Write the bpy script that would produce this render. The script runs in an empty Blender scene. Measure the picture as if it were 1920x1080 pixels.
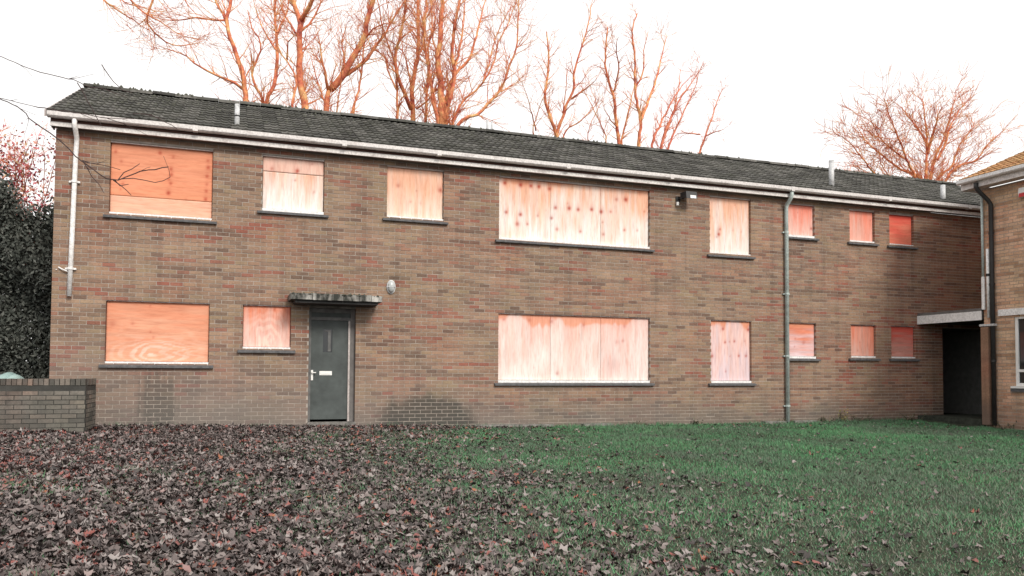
import bpy, math, random
import numpy as np
from mathutils import Matrix, Vector

# ------------------------------------------------------------------ camera, sky, sun, exposure
scene = bpy.context.scene
R_, U_, F_ = (Vector((0.94186937, -0.33593423, 0.00550279)), Vector((-0.01790363, -0.03382839, 0.99926728)),
              Vector((0.33550194, 0.94127777, 0.03787637)))
CAM = Vector((2.980, -15.755, 1.24))
cd = bpy.data.cameras.new('camera'); cam = bpy.data.objects.new('camera', cd)
scene.collection.objects.link(cam)
m = Matrix.Identity(4)
for i in range(3):
    m[i][0], m[i][1], m[i][2], m[i][3] = R_[i], U_[i], -F_[i], CAM[i]
cam.matrix_world = m
cd.sensor_width = 36; cd.lens = 27.77; cd.shift_y = 0.0544; cd.clip_end = 2000; cd.clip_start = 0.05
scene.camera = cam

SUN_EL, SUN_AZ = math.radians(35), math.radians(14)      # azimuth: from the facade's outward normal towards the right
world = bpy.data.worlds.new('World'); scene.world = world; world.use_nodes = True
wn = world.node_tree; wn.nodes.clear()
sky = wn.nodes.new('ShaderNodeTexSky'); sky.sky_type = 'NISHITA'; sky.sun_disc = False
sky.sun_elevation = SUN_EL; sky.sun_rotation = math.pi - SUN_AZ
sky.dust_density = 4.0; sky.air_density = 1.0; sky.ozone_density = 1.0
hs = wn.nodes.new('ShaderNodeHueSaturation'); hs.inputs['Saturation'].default_value = 0.12
ov = wn.nodes.new('ShaderNodeMix'); ov.data_type = 'RGBA'; ov.inputs[0].default_value = 0.85
ov.inputs[7].default_value = (11.6, 11.4, 11.2, 1)        # even cloud cover
bg = wn.nodes.new('ShaderNodeBackground'); bg.inputs['Strength'].default_value = 0.095
wo = wn.nodes.new('ShaderNodeOutputWorld')
wn.links.new(sky.outputs[0], hs.inputs['Color']); wn.links.new(hs.outputs[0], ov.inputs[6])
wn.links.new(ov.outputs[2], bg.inputs['Color']); wn.links.new(bg.outputs[0], wo.inputs['Surface'])
sl = bpy.data.lights.new('sun', 'SUN'); sl.energy = 2.1; sl.angle = math.radians(15); sl.color = (1.0, 0.93, 0.84)
so = bpy.data.objects.new('sun', sl); scene.collection.objects.link(so)
sd = Vector((math.sin(SUN_AZ) * math.cos(SUN_EL), -math.cos(SUN_AZ) * math.cos(SUN_EL), math.sin(SUN_EL)))
so.rotation_euler = sd.to_track_quat('Z', 'Y').to_euler(); so.location = (10, -30, 40)
scene.view_settings.view_transform = 'Standard'; scene.view_settings.look = 'None'
scene.view_settings.exposure = 0.3; scene.view_settings.gamma = 1.0
scene.view_settings.use_curve_mapping = False

rng = np.random.default_rng(7); random.seed(7)
COL = scene.collection

# ------------------------------------------------------------------ materials
def lin(r, g, b):
    f = lambda c: (c / 255 / 12.92) if c / 255 <= 0.04045 else ((c / 255 + 0.055) / 1.055) ** 2.4
    return (f(r), f(g), f(b), 1)

class NM:
    """small helper round one node material"""
    def __init__(s, name, rough=0.8, spec=0.3):
        s.m = bpy.data.materials.new(name); s.m.use_nodes = True; s.t = s.m.node_tree
        s.b = s.t.nodes['Principled BSDF']; s.b.inputs['Roughness'].default_value = rough
        s.b.inputs['Specular IOR Level'].default_value = spec
    def n(s, t, **k):
        x = s.t.nodes.new(t)
        for a, v in k.items(): setattr(x, a, v)
        return x
    def l(s, a, b): s.t.links.new(a, b)
    def pos(s): return s.n('ShaderNodeNewGeometry').outputs['Position']
    def attr(s, name, out='Fac'): return s.n('ShaderNodeAttribute', attribute_name=name).outputs[out]
    def noise(s, scale, detail=4, vec=None, stretch=None, rough=0.55):
        x = s.n('ShaderNodeTexNoise'); x.inputs['Scale'].default_value = scale; x.inputs['Detail'].default_value = detail
        x.inputs['Roughness'].default_value = rough
        v = vec if vec is not None else s.pos()
        if stretch:
            mp = s.n('ShaderNodeMapping'); mp.inputs['Scale'].default_value = stretch; s.l(v, mp.inputs['Vector']); v = mp.outputs[0]
        s.l(v, x.inputs['Vector']); return x.outputs['Fac']
    def ramp(s, fac, stops, interp='LINEAR'):
        x = s.n('ShaderNodeValToRGB'); e = x.color_ramp.elements; x.color_ramp.interpolation = interp
        while len(e) < len(stops): e.new(0.5)
        for el, (p_, c) in zip(e, stops): el.position = p_; el.color = c
        s.l(fac, x.inputs['Fac']); return x.outputs['Color']
    def mix(s, fac, a, b, mode='MIX'):
        x = s.n('ShaderNodeMix', data_type='RGBA', blend_type=mode)
        for i, v in ((0, fac), (6, a), (7, b)):
            if isinstance(v, (int, float)): x.inputs[i].default_value = v
            elif isinstance(v, tuple): x.inputs[i].default_value = v
            else: s.l(v, x.inputs[i])
        return x.outputs[2]
    def math(s, op, a, b=0.0, clamp=False):
        x = s.n('ShaderNodeMath', operation=op, use_clamp=clamp)
        for i, v in ((0, a), (1, b)):
            if isinstance(v, (int, float)): x.inputs[i].default_value = v
            else: s.l(v, x.inputs[i])
        return x.outputs[0]
    def mr(s, v, a, b, c=0.0, d=1.0):
        x = s.n('ShaderNodeMapRange', interpolation_type='SMOOTHSTEP'); s.l(v, x.inputs[0])
        for i, q in ((1, a), (2, b), (3, c), (4, d)): x.inputs[i].default_value = q
        return x.outputs[0]
    def xyz(s, v=None):
        x = s.n('ShaderNodeSeparateXYZ'); s.l(v if v is not None else s.pos(), x.inputs[0]); return x.outputs
    def bump(s, h, strength=0.4, dist=0.02):
        x = s.n('ShaderNodeBump'); x.inputs['Strength'].default_value = strength; x.inputs['Distance'].default_value = dist
        s.l(h, x.inputs['Height']); s.l(x.outputs[0], s.b.inputs['Normal'])
    def out(s, c):
        if isinstance(c, tuple): s.b.inputs['Base Color'].default_value = c
        else: s.l(c, s.b.inputs['Base Color'])
        return s.m

def gray(v): return (v, v, v, 1)

def brick_mat(name, stops, stain=False, grime=0.35, z0=0.1):
    k = NM(name, 0.9, 0.15)
    c = k.ramp(k.attr('rnd'), stops)
    c = k.mix(0.55, c, k.ramp(k.noise(2.2, 5, stretch=(0.35, 0.35, 1.6)), [(0.3, gray(0.62)), (0.5, gray(0.9)), (0.72, gray(1.2))]), 'MULTIPLY')
    c = k.mix(0.6, c, k.ramp(k.noise(28, 4), [(0.25, gray(0.62)), (0.55, gray(1.0)), (0.8, gray(1.25))]), 'MULTIPLY')
    c = k.mix(0.85, c, k.ramp(k.noise(0.9, 4, stretch=(1, 1, 1.3)), [(0.34, (1.08, 0.9, 0.86, 1)), (0.5, gray(1.0)), (0.66, (0.94, 1.0, 0.94, 1))]), 'MULTIPLY')
    x = k.xyz()
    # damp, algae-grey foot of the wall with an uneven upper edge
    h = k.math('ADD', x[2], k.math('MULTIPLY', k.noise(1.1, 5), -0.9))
    # rain-run streaks
    c = k.mix(0.8, c, k.ramp(k.noise(1.0, 6, stretch=(4.5, 4.5, 0.28), rough=.6), [(0.34, (0.74, 0.76, 0.78, 1)), (0.5, gray(1.0)), (0.7, gray(1.06))]), 'MULTIPLY')
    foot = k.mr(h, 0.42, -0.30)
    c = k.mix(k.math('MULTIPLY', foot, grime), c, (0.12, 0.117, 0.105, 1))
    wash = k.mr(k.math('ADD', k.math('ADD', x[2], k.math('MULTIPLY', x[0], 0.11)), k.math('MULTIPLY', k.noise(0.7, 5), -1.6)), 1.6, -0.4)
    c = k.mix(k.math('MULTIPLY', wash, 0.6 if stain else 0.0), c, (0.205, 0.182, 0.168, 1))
    if stain: c = k.mix(k.math('MULTIPLY', k.mr(x[0], 15.5, 21.5), 0.55), c, (1.0, 0.72, 0.66, 1), 'MULTIPLY')   # redder towards the far end
    if stain:
        # algae patch right of the door and run marks under the left window
        dx = k.math('DIVIDE', k.math('SUBTRACT', x[0], 6.75), 1.15); dz = k.math('DIVIDE', k.math('SUBTRACT', x[2], 0.25), 0.62)
        d = k.math('ADD', k.math('MULTIPLY', dx, dx), k.math('MULTIPLY', dz, dz))
        d = k.math('ADD', d, k.math('MULTIPLY', k.math('SUBTRACT', k.noise(2.6, 5), 0.5), 1.6))
        c = k.mix(k.mr(d, 1.15, 0.35, 0, 0.78), c, (0.055, 0.058, 0.052, 1))
        dx = k.math('DIVIDE', k.math('SUBTRACT', x[0], 1.75), 0.38); dz = k.math('DIVIDE', k.math('SUBTRACT', x[2], 0.7), 0.62)
        d = k.math('ADD', k.math('MULTIPLY', dx, dx), k.math('MULTIPLY', dz, dz))
        d = k.math('ADD', d, k.math('MULTIPLY', k.math('SUBTRACT', k.noise(5, 4, stretch=(2.2, 2.2, .3)), 0.5), 2.2))
        c = k.mix(k.mr(d, 1.1, 0.3, 0, 0.55), c, (0.07, 0.07, 0.064, 1))
    k.bump(k.noise(60, 4), 0.35, 0.004)
    return k.out(c)

M = {}
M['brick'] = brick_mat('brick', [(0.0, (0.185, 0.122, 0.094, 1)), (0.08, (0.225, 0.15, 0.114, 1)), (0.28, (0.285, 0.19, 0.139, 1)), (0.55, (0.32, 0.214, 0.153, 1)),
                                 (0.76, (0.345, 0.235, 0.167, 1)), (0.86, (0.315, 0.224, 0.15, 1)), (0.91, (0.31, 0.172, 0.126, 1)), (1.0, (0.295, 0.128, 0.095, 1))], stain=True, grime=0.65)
M['brick_buff'] = brick_mat('buff_brick', [(0.0, (0.44, 0.26, 0.17, 1)), (0.3, (0.60, 0.385, 0.26, 1)), (0.7, (0.70, 0.47, 0.33, 1)), (1.0, (0.66, 0.36, 0.235, 1))], grime=0.5)  # buff brick, albedo raised to make up for missing sunlight
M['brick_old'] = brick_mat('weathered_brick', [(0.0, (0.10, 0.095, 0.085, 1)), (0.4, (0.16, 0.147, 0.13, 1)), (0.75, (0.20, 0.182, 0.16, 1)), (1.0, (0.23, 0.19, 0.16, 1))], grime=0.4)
def plain(name, col, rough=0.7, var=0.25, scale=9, spec=0.3, bump=0.0):
    k = NM(name, rough, spec)
    c = k.mix(1.0, col, k.ramp(k.noise(scale, 5), [(0.3, gray(1 - var)), (0.7, gray(1 + var * 0.4))]), 'MULTIPLY')
    if bump: k.bump(k.noise(scale * 3, 5), bump, 0.01)
    return k.out(c)
M['mortar'] = plain('mortar', (0.41, 0.36, 0.315, 1), 0.95, 0.3, 5)
M['mortar_dark'] = plain('dark_mortar', (0.06, 0.06, 0.055, 1), 0.95, 0.3, 5)
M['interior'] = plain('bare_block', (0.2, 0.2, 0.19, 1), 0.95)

def worn_white(name, base, dirt, lo=0.45, hi=0.7, rough=0.5, scale=3.0):
    k = NM(name, rough, 0.35)
    f = k.ramp(k.noise(scale, 7, stretch=(1.0, 1.0, 2.5), rough=0.68), [(lo, gray(0)), (hi, gray(1))])
    f2 = k.ramp(k.noise(scale * 9, 5), [(0.35, gray(0.75)), (0.65, gray(1.05))])
    return k.out(k.mix(1.0, k.mix(f, base, dirt), f2, 'MULTIPLY'))
M['gutter'] = worn_white('weathered_gutter_paint', (0.72, 0.69, 0.675, 1), (0.38, 0.33, 0.31, 1), 0.52, 0.78)
M['fascia'] = worn_white('fascia_paint', (0.76, 0.73, 0.71, 1), (0.4, 0.34, 0.32, 1), 0.5, 0.75)
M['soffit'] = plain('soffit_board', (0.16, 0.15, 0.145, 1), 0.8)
M['white_pipe'] = worn_white('white_pipe_plastic', (0.9, 0.89, 0.88, 1), (0.7, 0.68, 0.66, 1), 0.55, 0.8)
M['teal_pipe'] = worn_white('faded_green_pipe_paint', (0.52, 0.60, 0.58, 1), (0.3, 0.35, 0.34, 1), 0.45, 0.75)
M['dark_pipe'] = plain('black_pipe_paint', (0.035, 0.034, 0.034, 1), 0.45)
M['zinc'] = worn_white('galvanised_metal', (0.62, 0.63, 0.64, 1), (0.3, 0.3, 0.3, 1), 0.5, 0.75, 0.4)
M['sill'] = plain('grey_sill_stone', (0.13, 0.13, 0.135, 1), 0.8, 0.4, 14)
M['trim'] = worn_white('white_trim', (0.86, 0.855, 0.85, 1), (0.6, 0.57, 0.55, 1), 0.55, 0.85)
M['trim_dull'] = worn_white('dull_trim', (0.52, 0.47, 0.45, 1), (0.22, 0.17, 0.16, 1), 0.45, 0.75)
M['frame'] = plain('window_frame_timber', (0.10, 0.05, 0.04, 1), 0.8)
M['upvc'] = plain('white_window_plastic', (0.82, 0.83, 0.82, 1), 0.35, 0.08, 4, 0.5)
M['glass'] = NM('dark_glass', 0.06, 0.6).out((0.02, 0.024, 0.026, 1))
M['door'] = plain('grey_green_door_paint', (0.075, 0.088, 0.086, 1), 0.55, 0.35, 4)
M['door_frame'] = plain('grey_frame_paint', (0.15, 0.15, 0.148, 1), 0.6, 0.4, 8)
M['concrete'] = plain('weathered_concrete', (0.25, 0.24, 0.225, 1), 0.95, 0.5, 7, 0.2, 0.3)
M['metal_white'] = NM('white_metal', 0.35, 0.5).out((0.8, 0.8, 0.78, 1))
k = NM('peeling_canopy_edge', 0.8)
M['canopy_edge'] = k.out(k.ramp(k.noise(4.2, 6, stretch=(1, 1, .45), rough=.65), [(0.44, (0.035, 0.037, 0.032, 1)), (0.54, (0.2, 0.195, 0.18, 1)), (0.66, (0.5, 0.49, 0.46, 1))]))
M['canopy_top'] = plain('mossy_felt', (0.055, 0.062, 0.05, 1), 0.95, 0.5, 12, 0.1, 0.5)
def tile_mat(name, stops, moss):
    k = NM(name, 0.95, 0.15)
    c = k.ramp(k.attr('rnd'), stops)
    c = k.mix(0.9, c, k.ramp(k.noise(16, 6, rough=.7), [(0.3, gray(0.45)), (0.52, gray(1.0)), (0.75, gray(1.5))]), 'MULTIPLY')
    c = k.mix(k.ramp(k.noise(3.2, 7, rough=.7), [(0.45, gray(0)), (0.68, gray(0.85))]), c, moss)
    k.bump(k.noise(45, 5), 0.7, 0.012)
    return k.out(c)
M['tile'] = tile_mat('concrete_roof_tile', [(0, (0.06, 0.058, 0.055, 1)), (0.5, (0.098, 0.096, 0.09, 1)), (1, (0.15, 0.145, 0.135, 1))], (0.07, 0.072, 0.058, 1))
M['tile_warm'] = tile_mat('orange_roof_tile', [(0, (0.33, 0.17, 0.085, 1)), (0.5, (0.42, 0.23, 0.115, 1)), (1, (0.5, 0.27, 0.13, 1))], (0.3, 0.22, 0.10, 1))
M['moss'] = plain('roof_moss', (0.095, 0.097, 0.078, 1), 1.0, 0.5, 20, 0.05)
M['felt'] = plain('roof_felt', (0.04, 0.04, 0.04, 1), 0.95)
def bark_mat(name, stops, scale=0.9):
    k = NM(name, 0.9, 0.15)
    c = k.ramp(k.noise(scale, 6, rough=.65), stops)
    c = k.mix(0.7, c, k.ramp(k.noise(9, 5), [(0.3, gray(0.55)), (0.7, gray(1.2))]), 'MULTIPLY')
    return k.out(c)
M['bark'] = bark_mat('rust_orange_bark', [(0.28, (0.17, 0.07, 0.06, 1)), (0.37, (0.50, 0.12, 0.085, 1)), (0.50, (0.74, 0.27, 0.14, 1)), (0.60, (0.82, 0.45, 0.2, 1)), (0.70, (0.82, 0.58, 0.3, 1))], 2.3)
M['bark_trunk'] = bark_mat('brown_bark', [(0.35, (0.16, 0.07, 0.055, 1)), (0.5, (0.36, 0.13, 0.08, 1)), (0.68, (0.55, 0.26, 0.12, 1))], 1.6)
M['bark_pink'] = bark_mat('rosy_bark', [(0.35, (0.62, 0.16, 0.11, 1)), (0.55, (0.8, 0.30, 0.18, 1)), (0.7, (0.8, 0.42, 0.24, 1))])
M['twig_dark'] = plain('dark_twig_bark', (0.075, 0.05, 0.048, 1), 0.9, 0.4, 6)
def rnd_mat(name, stops, rough=0.8, spec=0.25, trans=0.0, patch=None):
    k = NM(name, rough, spec)
    c = k.ramp(k.attr('rnd'), stops)
    if patch: c = k.mix(k.ramp(k.noise(patch[0], 5), [(0.42, gray(0)), (0.62, gray(patch[2]))]), c, patch[1])
    if trans:
        k.b.inputs['Transmission Weight'].default_value = 0
        k.b.inputs['Subsurface Weight'].default_value = 0
    return k.out(c)
M['leaf'] = rnd_mat('fallen_leaf', [(0.0, (0.032, 0.028, 0.027, 1)), (0.3, (0.09, 0.074, 0.071, 1)), (0.55, (0.165, 0.132, 0.126, 1)), (0.76, (0.235, 0.20, 0.19, 1)),
                                    (0.87, (0.31, 0.28, 0.268, 1)), (0.91, (0.24, 0.10, 0.09, 1)), (0.98, (0.25, 0.08, 0.066, 1)), (1.0, (0.30, 0.12, 0.06, 1))], 0.65, 0.35)
M['grass'] = rnd_mat('lawn_grass', [(0.0, (0.06, 0.135, 0.075, 1)), (0.4, (0.092, 0.235, 0.115, 1)), (0.75, (0.13, 0.315, 0.145, 1)), (0.86, (0.17, 0.30, 0.15, 1)), (0.90, (0.17, 0.19, 0.145, 1)), (1.0, (0.28, 0.255, 0.205, 1))],
                     0.8, 0.2, patch=(0.5, (0.125, 0.145, 0.12, 1), 0.6))
M['weed'] = rnd_mat('dead_weed', [(0, (0.05, 0.05, 0.035, 1)), (0.6, (0.11, 0.12, 0.07, 1)), (1, (0.2, 0.17, 0.11, 1))])
M['yellow_weed'] = rnd_mat('yellow_weed_leaf', [(0, (0.10, 0.12, 0.03, 1)), (0.6, (0.32, 0.28, 0.05, 1)), (1, (0.5, 0.40, 0.08, 1))])
M['evergreen'] = rnd_mat('evergreen_leaf', [(0, (0.05, 0.057, 0.05, 1)), (0.6, (0.10, 0.11, 0.098, 1)), (1, (0.16, 0.168, 0.152, 1))], 0.9, 0.1)
M['red_leaf'] = rnd_mat('autumn_red_leaf', [(0, (0.16, 0.03, 0.04, 1)), (0.35, (0.42, 0.07, 0.10, 1)), (0.7, (0.6, 0.22, 0.22, 1)), (0.9, (0.62, 0.40, 0.2, 1)), (1, (0.3, 0.3, 0.2, 1))], 0.7)
k = NM('soil_and_turf', 0.95, 0.1)
c = k.ramp(k.noise(5, 6), [(0.35, (0.03, 0.034, 0.026, 1)), (0.6, (0.06, 0.07, 0.045, 1))])
xx = k.xyz()
lf = k.mr(k.math('ADD', xx[0], k.math('MULTIPLY', k.noise(0.8, 4), 4.0)), 9.5, 5.5)
c = k.mix(lf, c, k.ramp(k.noise(11, 6), [(0.35, (0.035, 0.028, 0.027, 1)), (0.65, (0.10, 0.078, 0.074, 1))]))
k.bump(k.noise(14, 6), 0.8, 0.04)
M['ground'] = k.out(c)
k = NM('turquoise_tarpaulin', 0.5, 0.4)
M['tarp'] = k.out(k.ramp(k.noise(6, 4), [(0.35, (0.22, 0.34, 0.33, 1)), (0.65, (0.33, 0.45, 0.43, 1))]))
M['red'] = NM('red_plastic', 0.4, 0.5).out((0.55, 0.03, 0.035, 1))
M['lamp_glass'] = plain('frosted_lamp_glass', (0.45, 0.47, 0.47, 1), 0.3, 0.3, 12, 0.5)
M['black'] = NM('black_metal', 0.5, 0.4).out((0.03, 0.03, 0.03, 1))

# plywood: base colour is a vertex attribute (sheet, bleaching, knots, rust runs), fine grain from the shader
def ply_mat(name, stretch):
    k = NM(name, 0.8, 0.2)
    c = k.attr('ply', 'Color')
    c = k.mix(0.8, c, k.ramp(k.noise(7, 6, stretch=stretch, rough=.65), [(0.3, (0.84, 0.70, 0.66, 1)), (0.52, gray(1.0)), (0.75, (1.10, 1.13, 1.15, 1))]), 'MULTIPLY')
    return k.out(c)
M['ply_v'] = ply_mat('plywood_upright_grain', (5, 5, 0.55))
M['ply_h'] = ply_mat('plywood_level_grain', (0.55, 5, 5))

# ------------------------------------------------------------------ mesh helpers
class MB:
    def __init__(s): s.v, s.f, s.r, s.nv = [], [], [], 0
    def add(s, verts, faces, rnd=None):
        o = s.nv; s.v.extend(verts); s.f.extend([tuple(i + o for i in q) for q in faces]); s.nv += len(verts)
        s.r.extend([0.5 if rnd is None else rnd] * len(verts)); return s
    def box(s, a, b, rnd=None):
        (x0, y0, z0), (x1, y1, z1) = a, b
        return s.add([(x0, y0, z0), (x1, y0, z0), (x1, y1, z0), (x0, y1, z0), (x0, y0, z1), (x1, y0, z1), (x1, y1, z1), (x0, y1, z1)],
                     [(0, 3, 2, 1), (4, 5, 6, 7), (0, 1, 5, 4), (1, 2, 6, 5), (2, 3, 7, 6), (3, 0, 4, 7)], rnd)
    def tube(s, pts, rad, n=8, cap=True, rnd=None):
        pts = [Vector(q) for q in pts]; N = len(pts)
        if not hasattr(rad, '__len__'): rad = [rad] * N
        vs, fs = [], []; ref = Vector((0.31, 0.9, 0.22))
        for i, q in enumerate(pts):
            t = (pts[min(i + 1, N - 1)] - pts[max(i - 1, 0)]).normalized()
            if abs(t.dot(ref)) > 0.95: ref = Vector((0.9, 0.1, 0.4))
            a = t.cross(ref).normalized(); b = t.cross(a)
            for j in range(n):
                w = 2 * math.pi * j / n
                vs.append(tuple(q + (a * math.cos(w) + b * math.sin(w)) * rad[i]))
        for i in range(N - 1):
            for j in range(n):
                k2 = (j + 1) % n
                fs.append((i * n + j, i * n + k2, (i + 1) * n + k2, (i + 1) * n + j))
        if cap: fs += [tuple(range(n))[::-1], tuple(range((N - 1) * n, N * n))]
        return s.add(vs, fs, rnd)
    def extrude(s, prof, axis_pts, rnd=None):
        """prof: list of (y,z) closed polygon, swept along x between axis_pts (x0,x1)"""
        n = len(prof); x0, x1 = axis_pts
        vs = [(x0, y, z) for y, z in prof] + [(x1, y, z) for y, z in prof]
        fs = [(i, (i + 1) % n, n + (i + 1) % n, n + i) for i in range(n)] + [tuple(range(n))[::-1], tuple(range(n, 2 * n))]
        return s.add(vs, fs, rnd)
    def mesh(s, name, mat, smooth=False):
        me = bpy.data.meshes.new(name); me.from_pydata(s.v, [], s.f); me.materials.append(M[mat] if isinstance(mat, str) else mat)
        a = me.attributes.new('rnd', 'FLOAT', 'POINT'); a.data.foreach_set('value', np.array(s.r, dtype=np.float32))
        if smooth: me.polygons.foreach_set('use_smooth', [True] * len(me.polygons))
        me.update(); return me
    def build(s, name, mat, parent=None, smooth=False):
        return link(name, s.mesh(name, mat, smooth), parent)

def link(name, data, parent=None, loc=None, rot=None, scale=None):
    o = bpy.data.objects.new(name, data); COL.objects.link(o)
    if loc is not None: o.location = loc
    if rot is not None: o.rotation_euler = rot
    if scale is not None: o.scale = scale
    if parent is not None:
        o.parent = parent
        if parent.type == 'EMPTY': o.matrix_parent_inverse = Matrix.Translation(-Vector(parent.location))
    return o
def thing(name, label, cat, loc=(0, 0, 0), group=None):
    o = bpy.data.objects.new(name, None); COL.objects.link(o); o.location = loc; o.empty_display_size = 0.2
    o['label'] = label; o['category'] = cat
    if group: o['group'] = group
    return o
def tag(o, label=None, cat=None, group=None, kind=None):
    for kk, vv in (('label', label), ('category', cat), ('group', group), ('kind', kind)):
        if vv: o[kk] = vv
    return o
def raw_mesh(name, verts, faces_flat, per, rnd, mat):
    """big triangle / quad soups straight from numpy"""
    me = bpy.data.meshes.new(name); nv = len(verts); nf = len(faces_flat) // per
    me.vertices.add(nv); me.vertices.foreach_set('co', np.asarray(verts, dtype=np.float32).ravel())
    me.loops.add(len(faces_flat)); me.loops.foreach_set('vertex_index', np.asarray(faces_flat, dtype=np.int32))
    me.polygons.add(nf); me.polygons.foreach_set('loop_start', np.arange(0, nf * per, per, dtype=np.int32))
    me.materials.append(M[mat]); me.update(calc_edges=True)
    a = me.attributes.new('rnd', 'FLOAT', 'POINT'); a.data.foreach_set('value', np.asarray(rnd, dtype=np.float32))
    me.validate(); return me

# ------------------------------------------------------------------ ground
BX = np.array([-30, -2, 1.8, 4.85, 9.0, 15.5, 19.4, 22, 40]); BZ = np.array([.30, .27, .23, .165, .115, .09, .12, .16, .2])
def gz(x, y):
    x = np.asarray(x, float); y = np.asarray(y, float)
    z = np.interp(x, BX, BZ) + np.clip(y, -22, 0) * 0.0315
    b = 0.018 * np.sin(x * 1.9 + 0.7 * y) * np.sin(y * 1.6 - 0.4 * x) + 0.012 * np.sin(x * 3.7 + 1) * np.sin(y * 4.1)
    return z + b * np.clip(-y / 1.0, 0, 1)
def axis(lo, hi, step, far):
    core = np.arange(lo, hi + 1e-6, step); ext = np.array([2, 5, 12, 30, 80, 200, far])
    return np.concatenate([lo - ext[::-1], core, hi + ext])
gx = axis(-10, 30, 0.25, 700); gy = axis(-17, 8, 0.25, 700)
GX, GY = np.meshgrid(gx, gy); GZ = gz(GX, GY)
nx, ny = len(gx), len(gy)
idx = np.arange(nx * ny).reshape(ny, nx)
quads = np.stack([idx[:-1, :-1], idx[:-1, 1:], idx[1:, 1:], idx[1:, :-1]], -1).reshape(-1)
ground = link('ground', raw_mesh('ground', np.stack([GX, GY, GZ], -1).reshape(-1, 3), quads, 4, np.full(nx * ny, .5), 'ground'))
tag(ground, kind='structure')
ground.data.polygons.foreach_set('use_smooth', [True] * len(ground.data.polygons))

# ------------------------------------------------------------------ brickwork
BH, BL, GAP = 0.075, 0.225, 0.012
BRICK_VAR = {}
def brick_box(mat, rv):
    key = (mat, round(rv * 23))
    if key not in BRICK_VAR:
        b = MB(); b.box((-.5, -.5, -.5), (.5, .5, .5), round(rv * 23) / 23)
        BRICK_VAR[key] = b.mesh('brick', mat)
    return BRICK_VAR[key]
def rcol(i, j):
    """per-brick colour number, in short runs of like colour along a course"""
    r = random.random()
    return r
def brickwall(parent, origin, udir, ndir, u0, u1, z0, z1, openings, mat, mortar, nobj=300, zcut=None, dep=0.10, core=True, seed=1, height=BH):
    """stretcher-bond wall: outer face through origin, u along udir, ndir outward. openings: (u0,u1,z0,z1)"""
    rs = random.Random(seed)
    O = Vector(origin); Ud = Vector(udir); Nd = Vector(ndir); Z = Vector((0, 0, 1))
    if core:
        us = sorted({u0, u1, *[q for o in openings for q in (o[0] - .004, o[1] + .004)]}); zs = sorted({z0, z1, *[q for o in openings for q in (o[2] - .004, o[3] + .004)]})
        us = [u for u in us if u0 <= u <= u1]; zs = [z for z in zs if z0 <= z <= z1]
        mb = MB()
        for a, b in zip(us[:-1], us[1:]):
            run = None
            for c_, d in zip(zs[:-1] , zs[1:]):
                cu, cz = (a + b) / 2, (c_ + d) / 2
                if any(o[0] - .005 < cu < o[1] + .005 and o[2] - .005 < cz < o[3] + .005 for o in openings): continue
                P = [O + Ud * uu - Nd * nn + Z * zz for nn in (.006, dep - .003) for uu, zz in ((a, c_), (b, c_), (b, d), (a, d))]
                mb.add([tuple(q) for q in P], [(0, 1, 2, 3), (7, 6, 5, 4), (0, 4, 5, 1), (1, 5, 6, 2), (2, 6, 7, 3), (3, 7, 4, 0)])
        if zcut is not None:
            pass
        wall = mb.build('wall', mortar, parent)
    else: wall = parent
    bricks = []
    nz = int((z1 - z0) / height)
    prev = .5
    for r in range(nz):
        za = z0 + r * height; zb = za + height - GAP; zc = (za + zb) / 2
        ua, ub = (u0, u1) if zcut is None else zcut(zb)
        if ub - ua < .1: continue
        # split span by openings
        spans = [(ua, ub)]
        for o in openings:
            if o[2] < zc < o[3]:
                ns = []
                for s, e in spans:
                    if o[1] <= s or o[0] >= e: ns.append((s, e)); continue
                    if o[0] > s: ns.append((s, o[0]))
                    if o[1] < e: ns.append((o[1], e))
                spans = ns
        ph = u0 - (BL / 2 if r % 2 else 0) - BL
        for s, e in spans:
            k0 = int(math.floor((s - ph) / BL)); u = ph + k0 * BL
            while u < e:
                a, b = max(u, s), min(u + BL - GAP, e); u += BL
                if b - a < .03: continue
                if rs.random() > .42: prev = rs.random() ** 1.0
                rv = min(1, max(0, prev + rs.uniform(-.07, .07)))
                bricks.append((a, b, za, zb, rv, rs.gauss(0, .0016), rs.gauss(0, .0012)))
    def dist(bk): return (O + Ud * ((bk[0] + bk[1]) / 2) + Z * bk[2] - CAM).length
    def vis(bk):
        P = O + Ud * ((bk[0] + bk[1]) / 2) + Z * bk[2] - CAM
        d = P.dot(F_)
        return d > .3 and abs(P.dot(R_) / d) < .65 and -.29 < P.dot(U_) / d < .43
    if nobj:
        order = sorted(range(len(bricks)), key=lambda i: (not vis(bricks[i]), dist(bricks[i])))
        solo = set(order[:nobj])
    else: solo = set()
    rot = math.atan2(Ud.y, Ud.x); mb = MB()
    for i, (a, b, za, zb, rv, jn, jz) in enumerate(bricks):
        if i in solo:
            c_ = O + Ud * ((a + b) / 2) - Nd * ((dep - .006) / 2 - jn) + Z * ((za + zb) / 2 + jz)
            link('brick', brick_box(mat, rv), wall, c_, (0, 0, rot), (b - a, dep - .006, zb - za))
        else:
            P = [O + Ud * uu + Nd * (jn - nn) + Z * (zz + jz) for nn in (0, dep - .006) for uu, zz in ((a, za), (b, za), (b, zb), (a, zb))]
            mb.add([tuple(q) for q in P], [(0, 1, 2, 3), (0, 4, 5, 1), (1, 5, 6, 2), (2, 6, 7, 3), (3, 7, 4, 0)], rv)
    if mb.nv:
        o = mb.build('brickwork', mat, wall); o['kind'] = 'stuff'
    return wall

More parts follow.
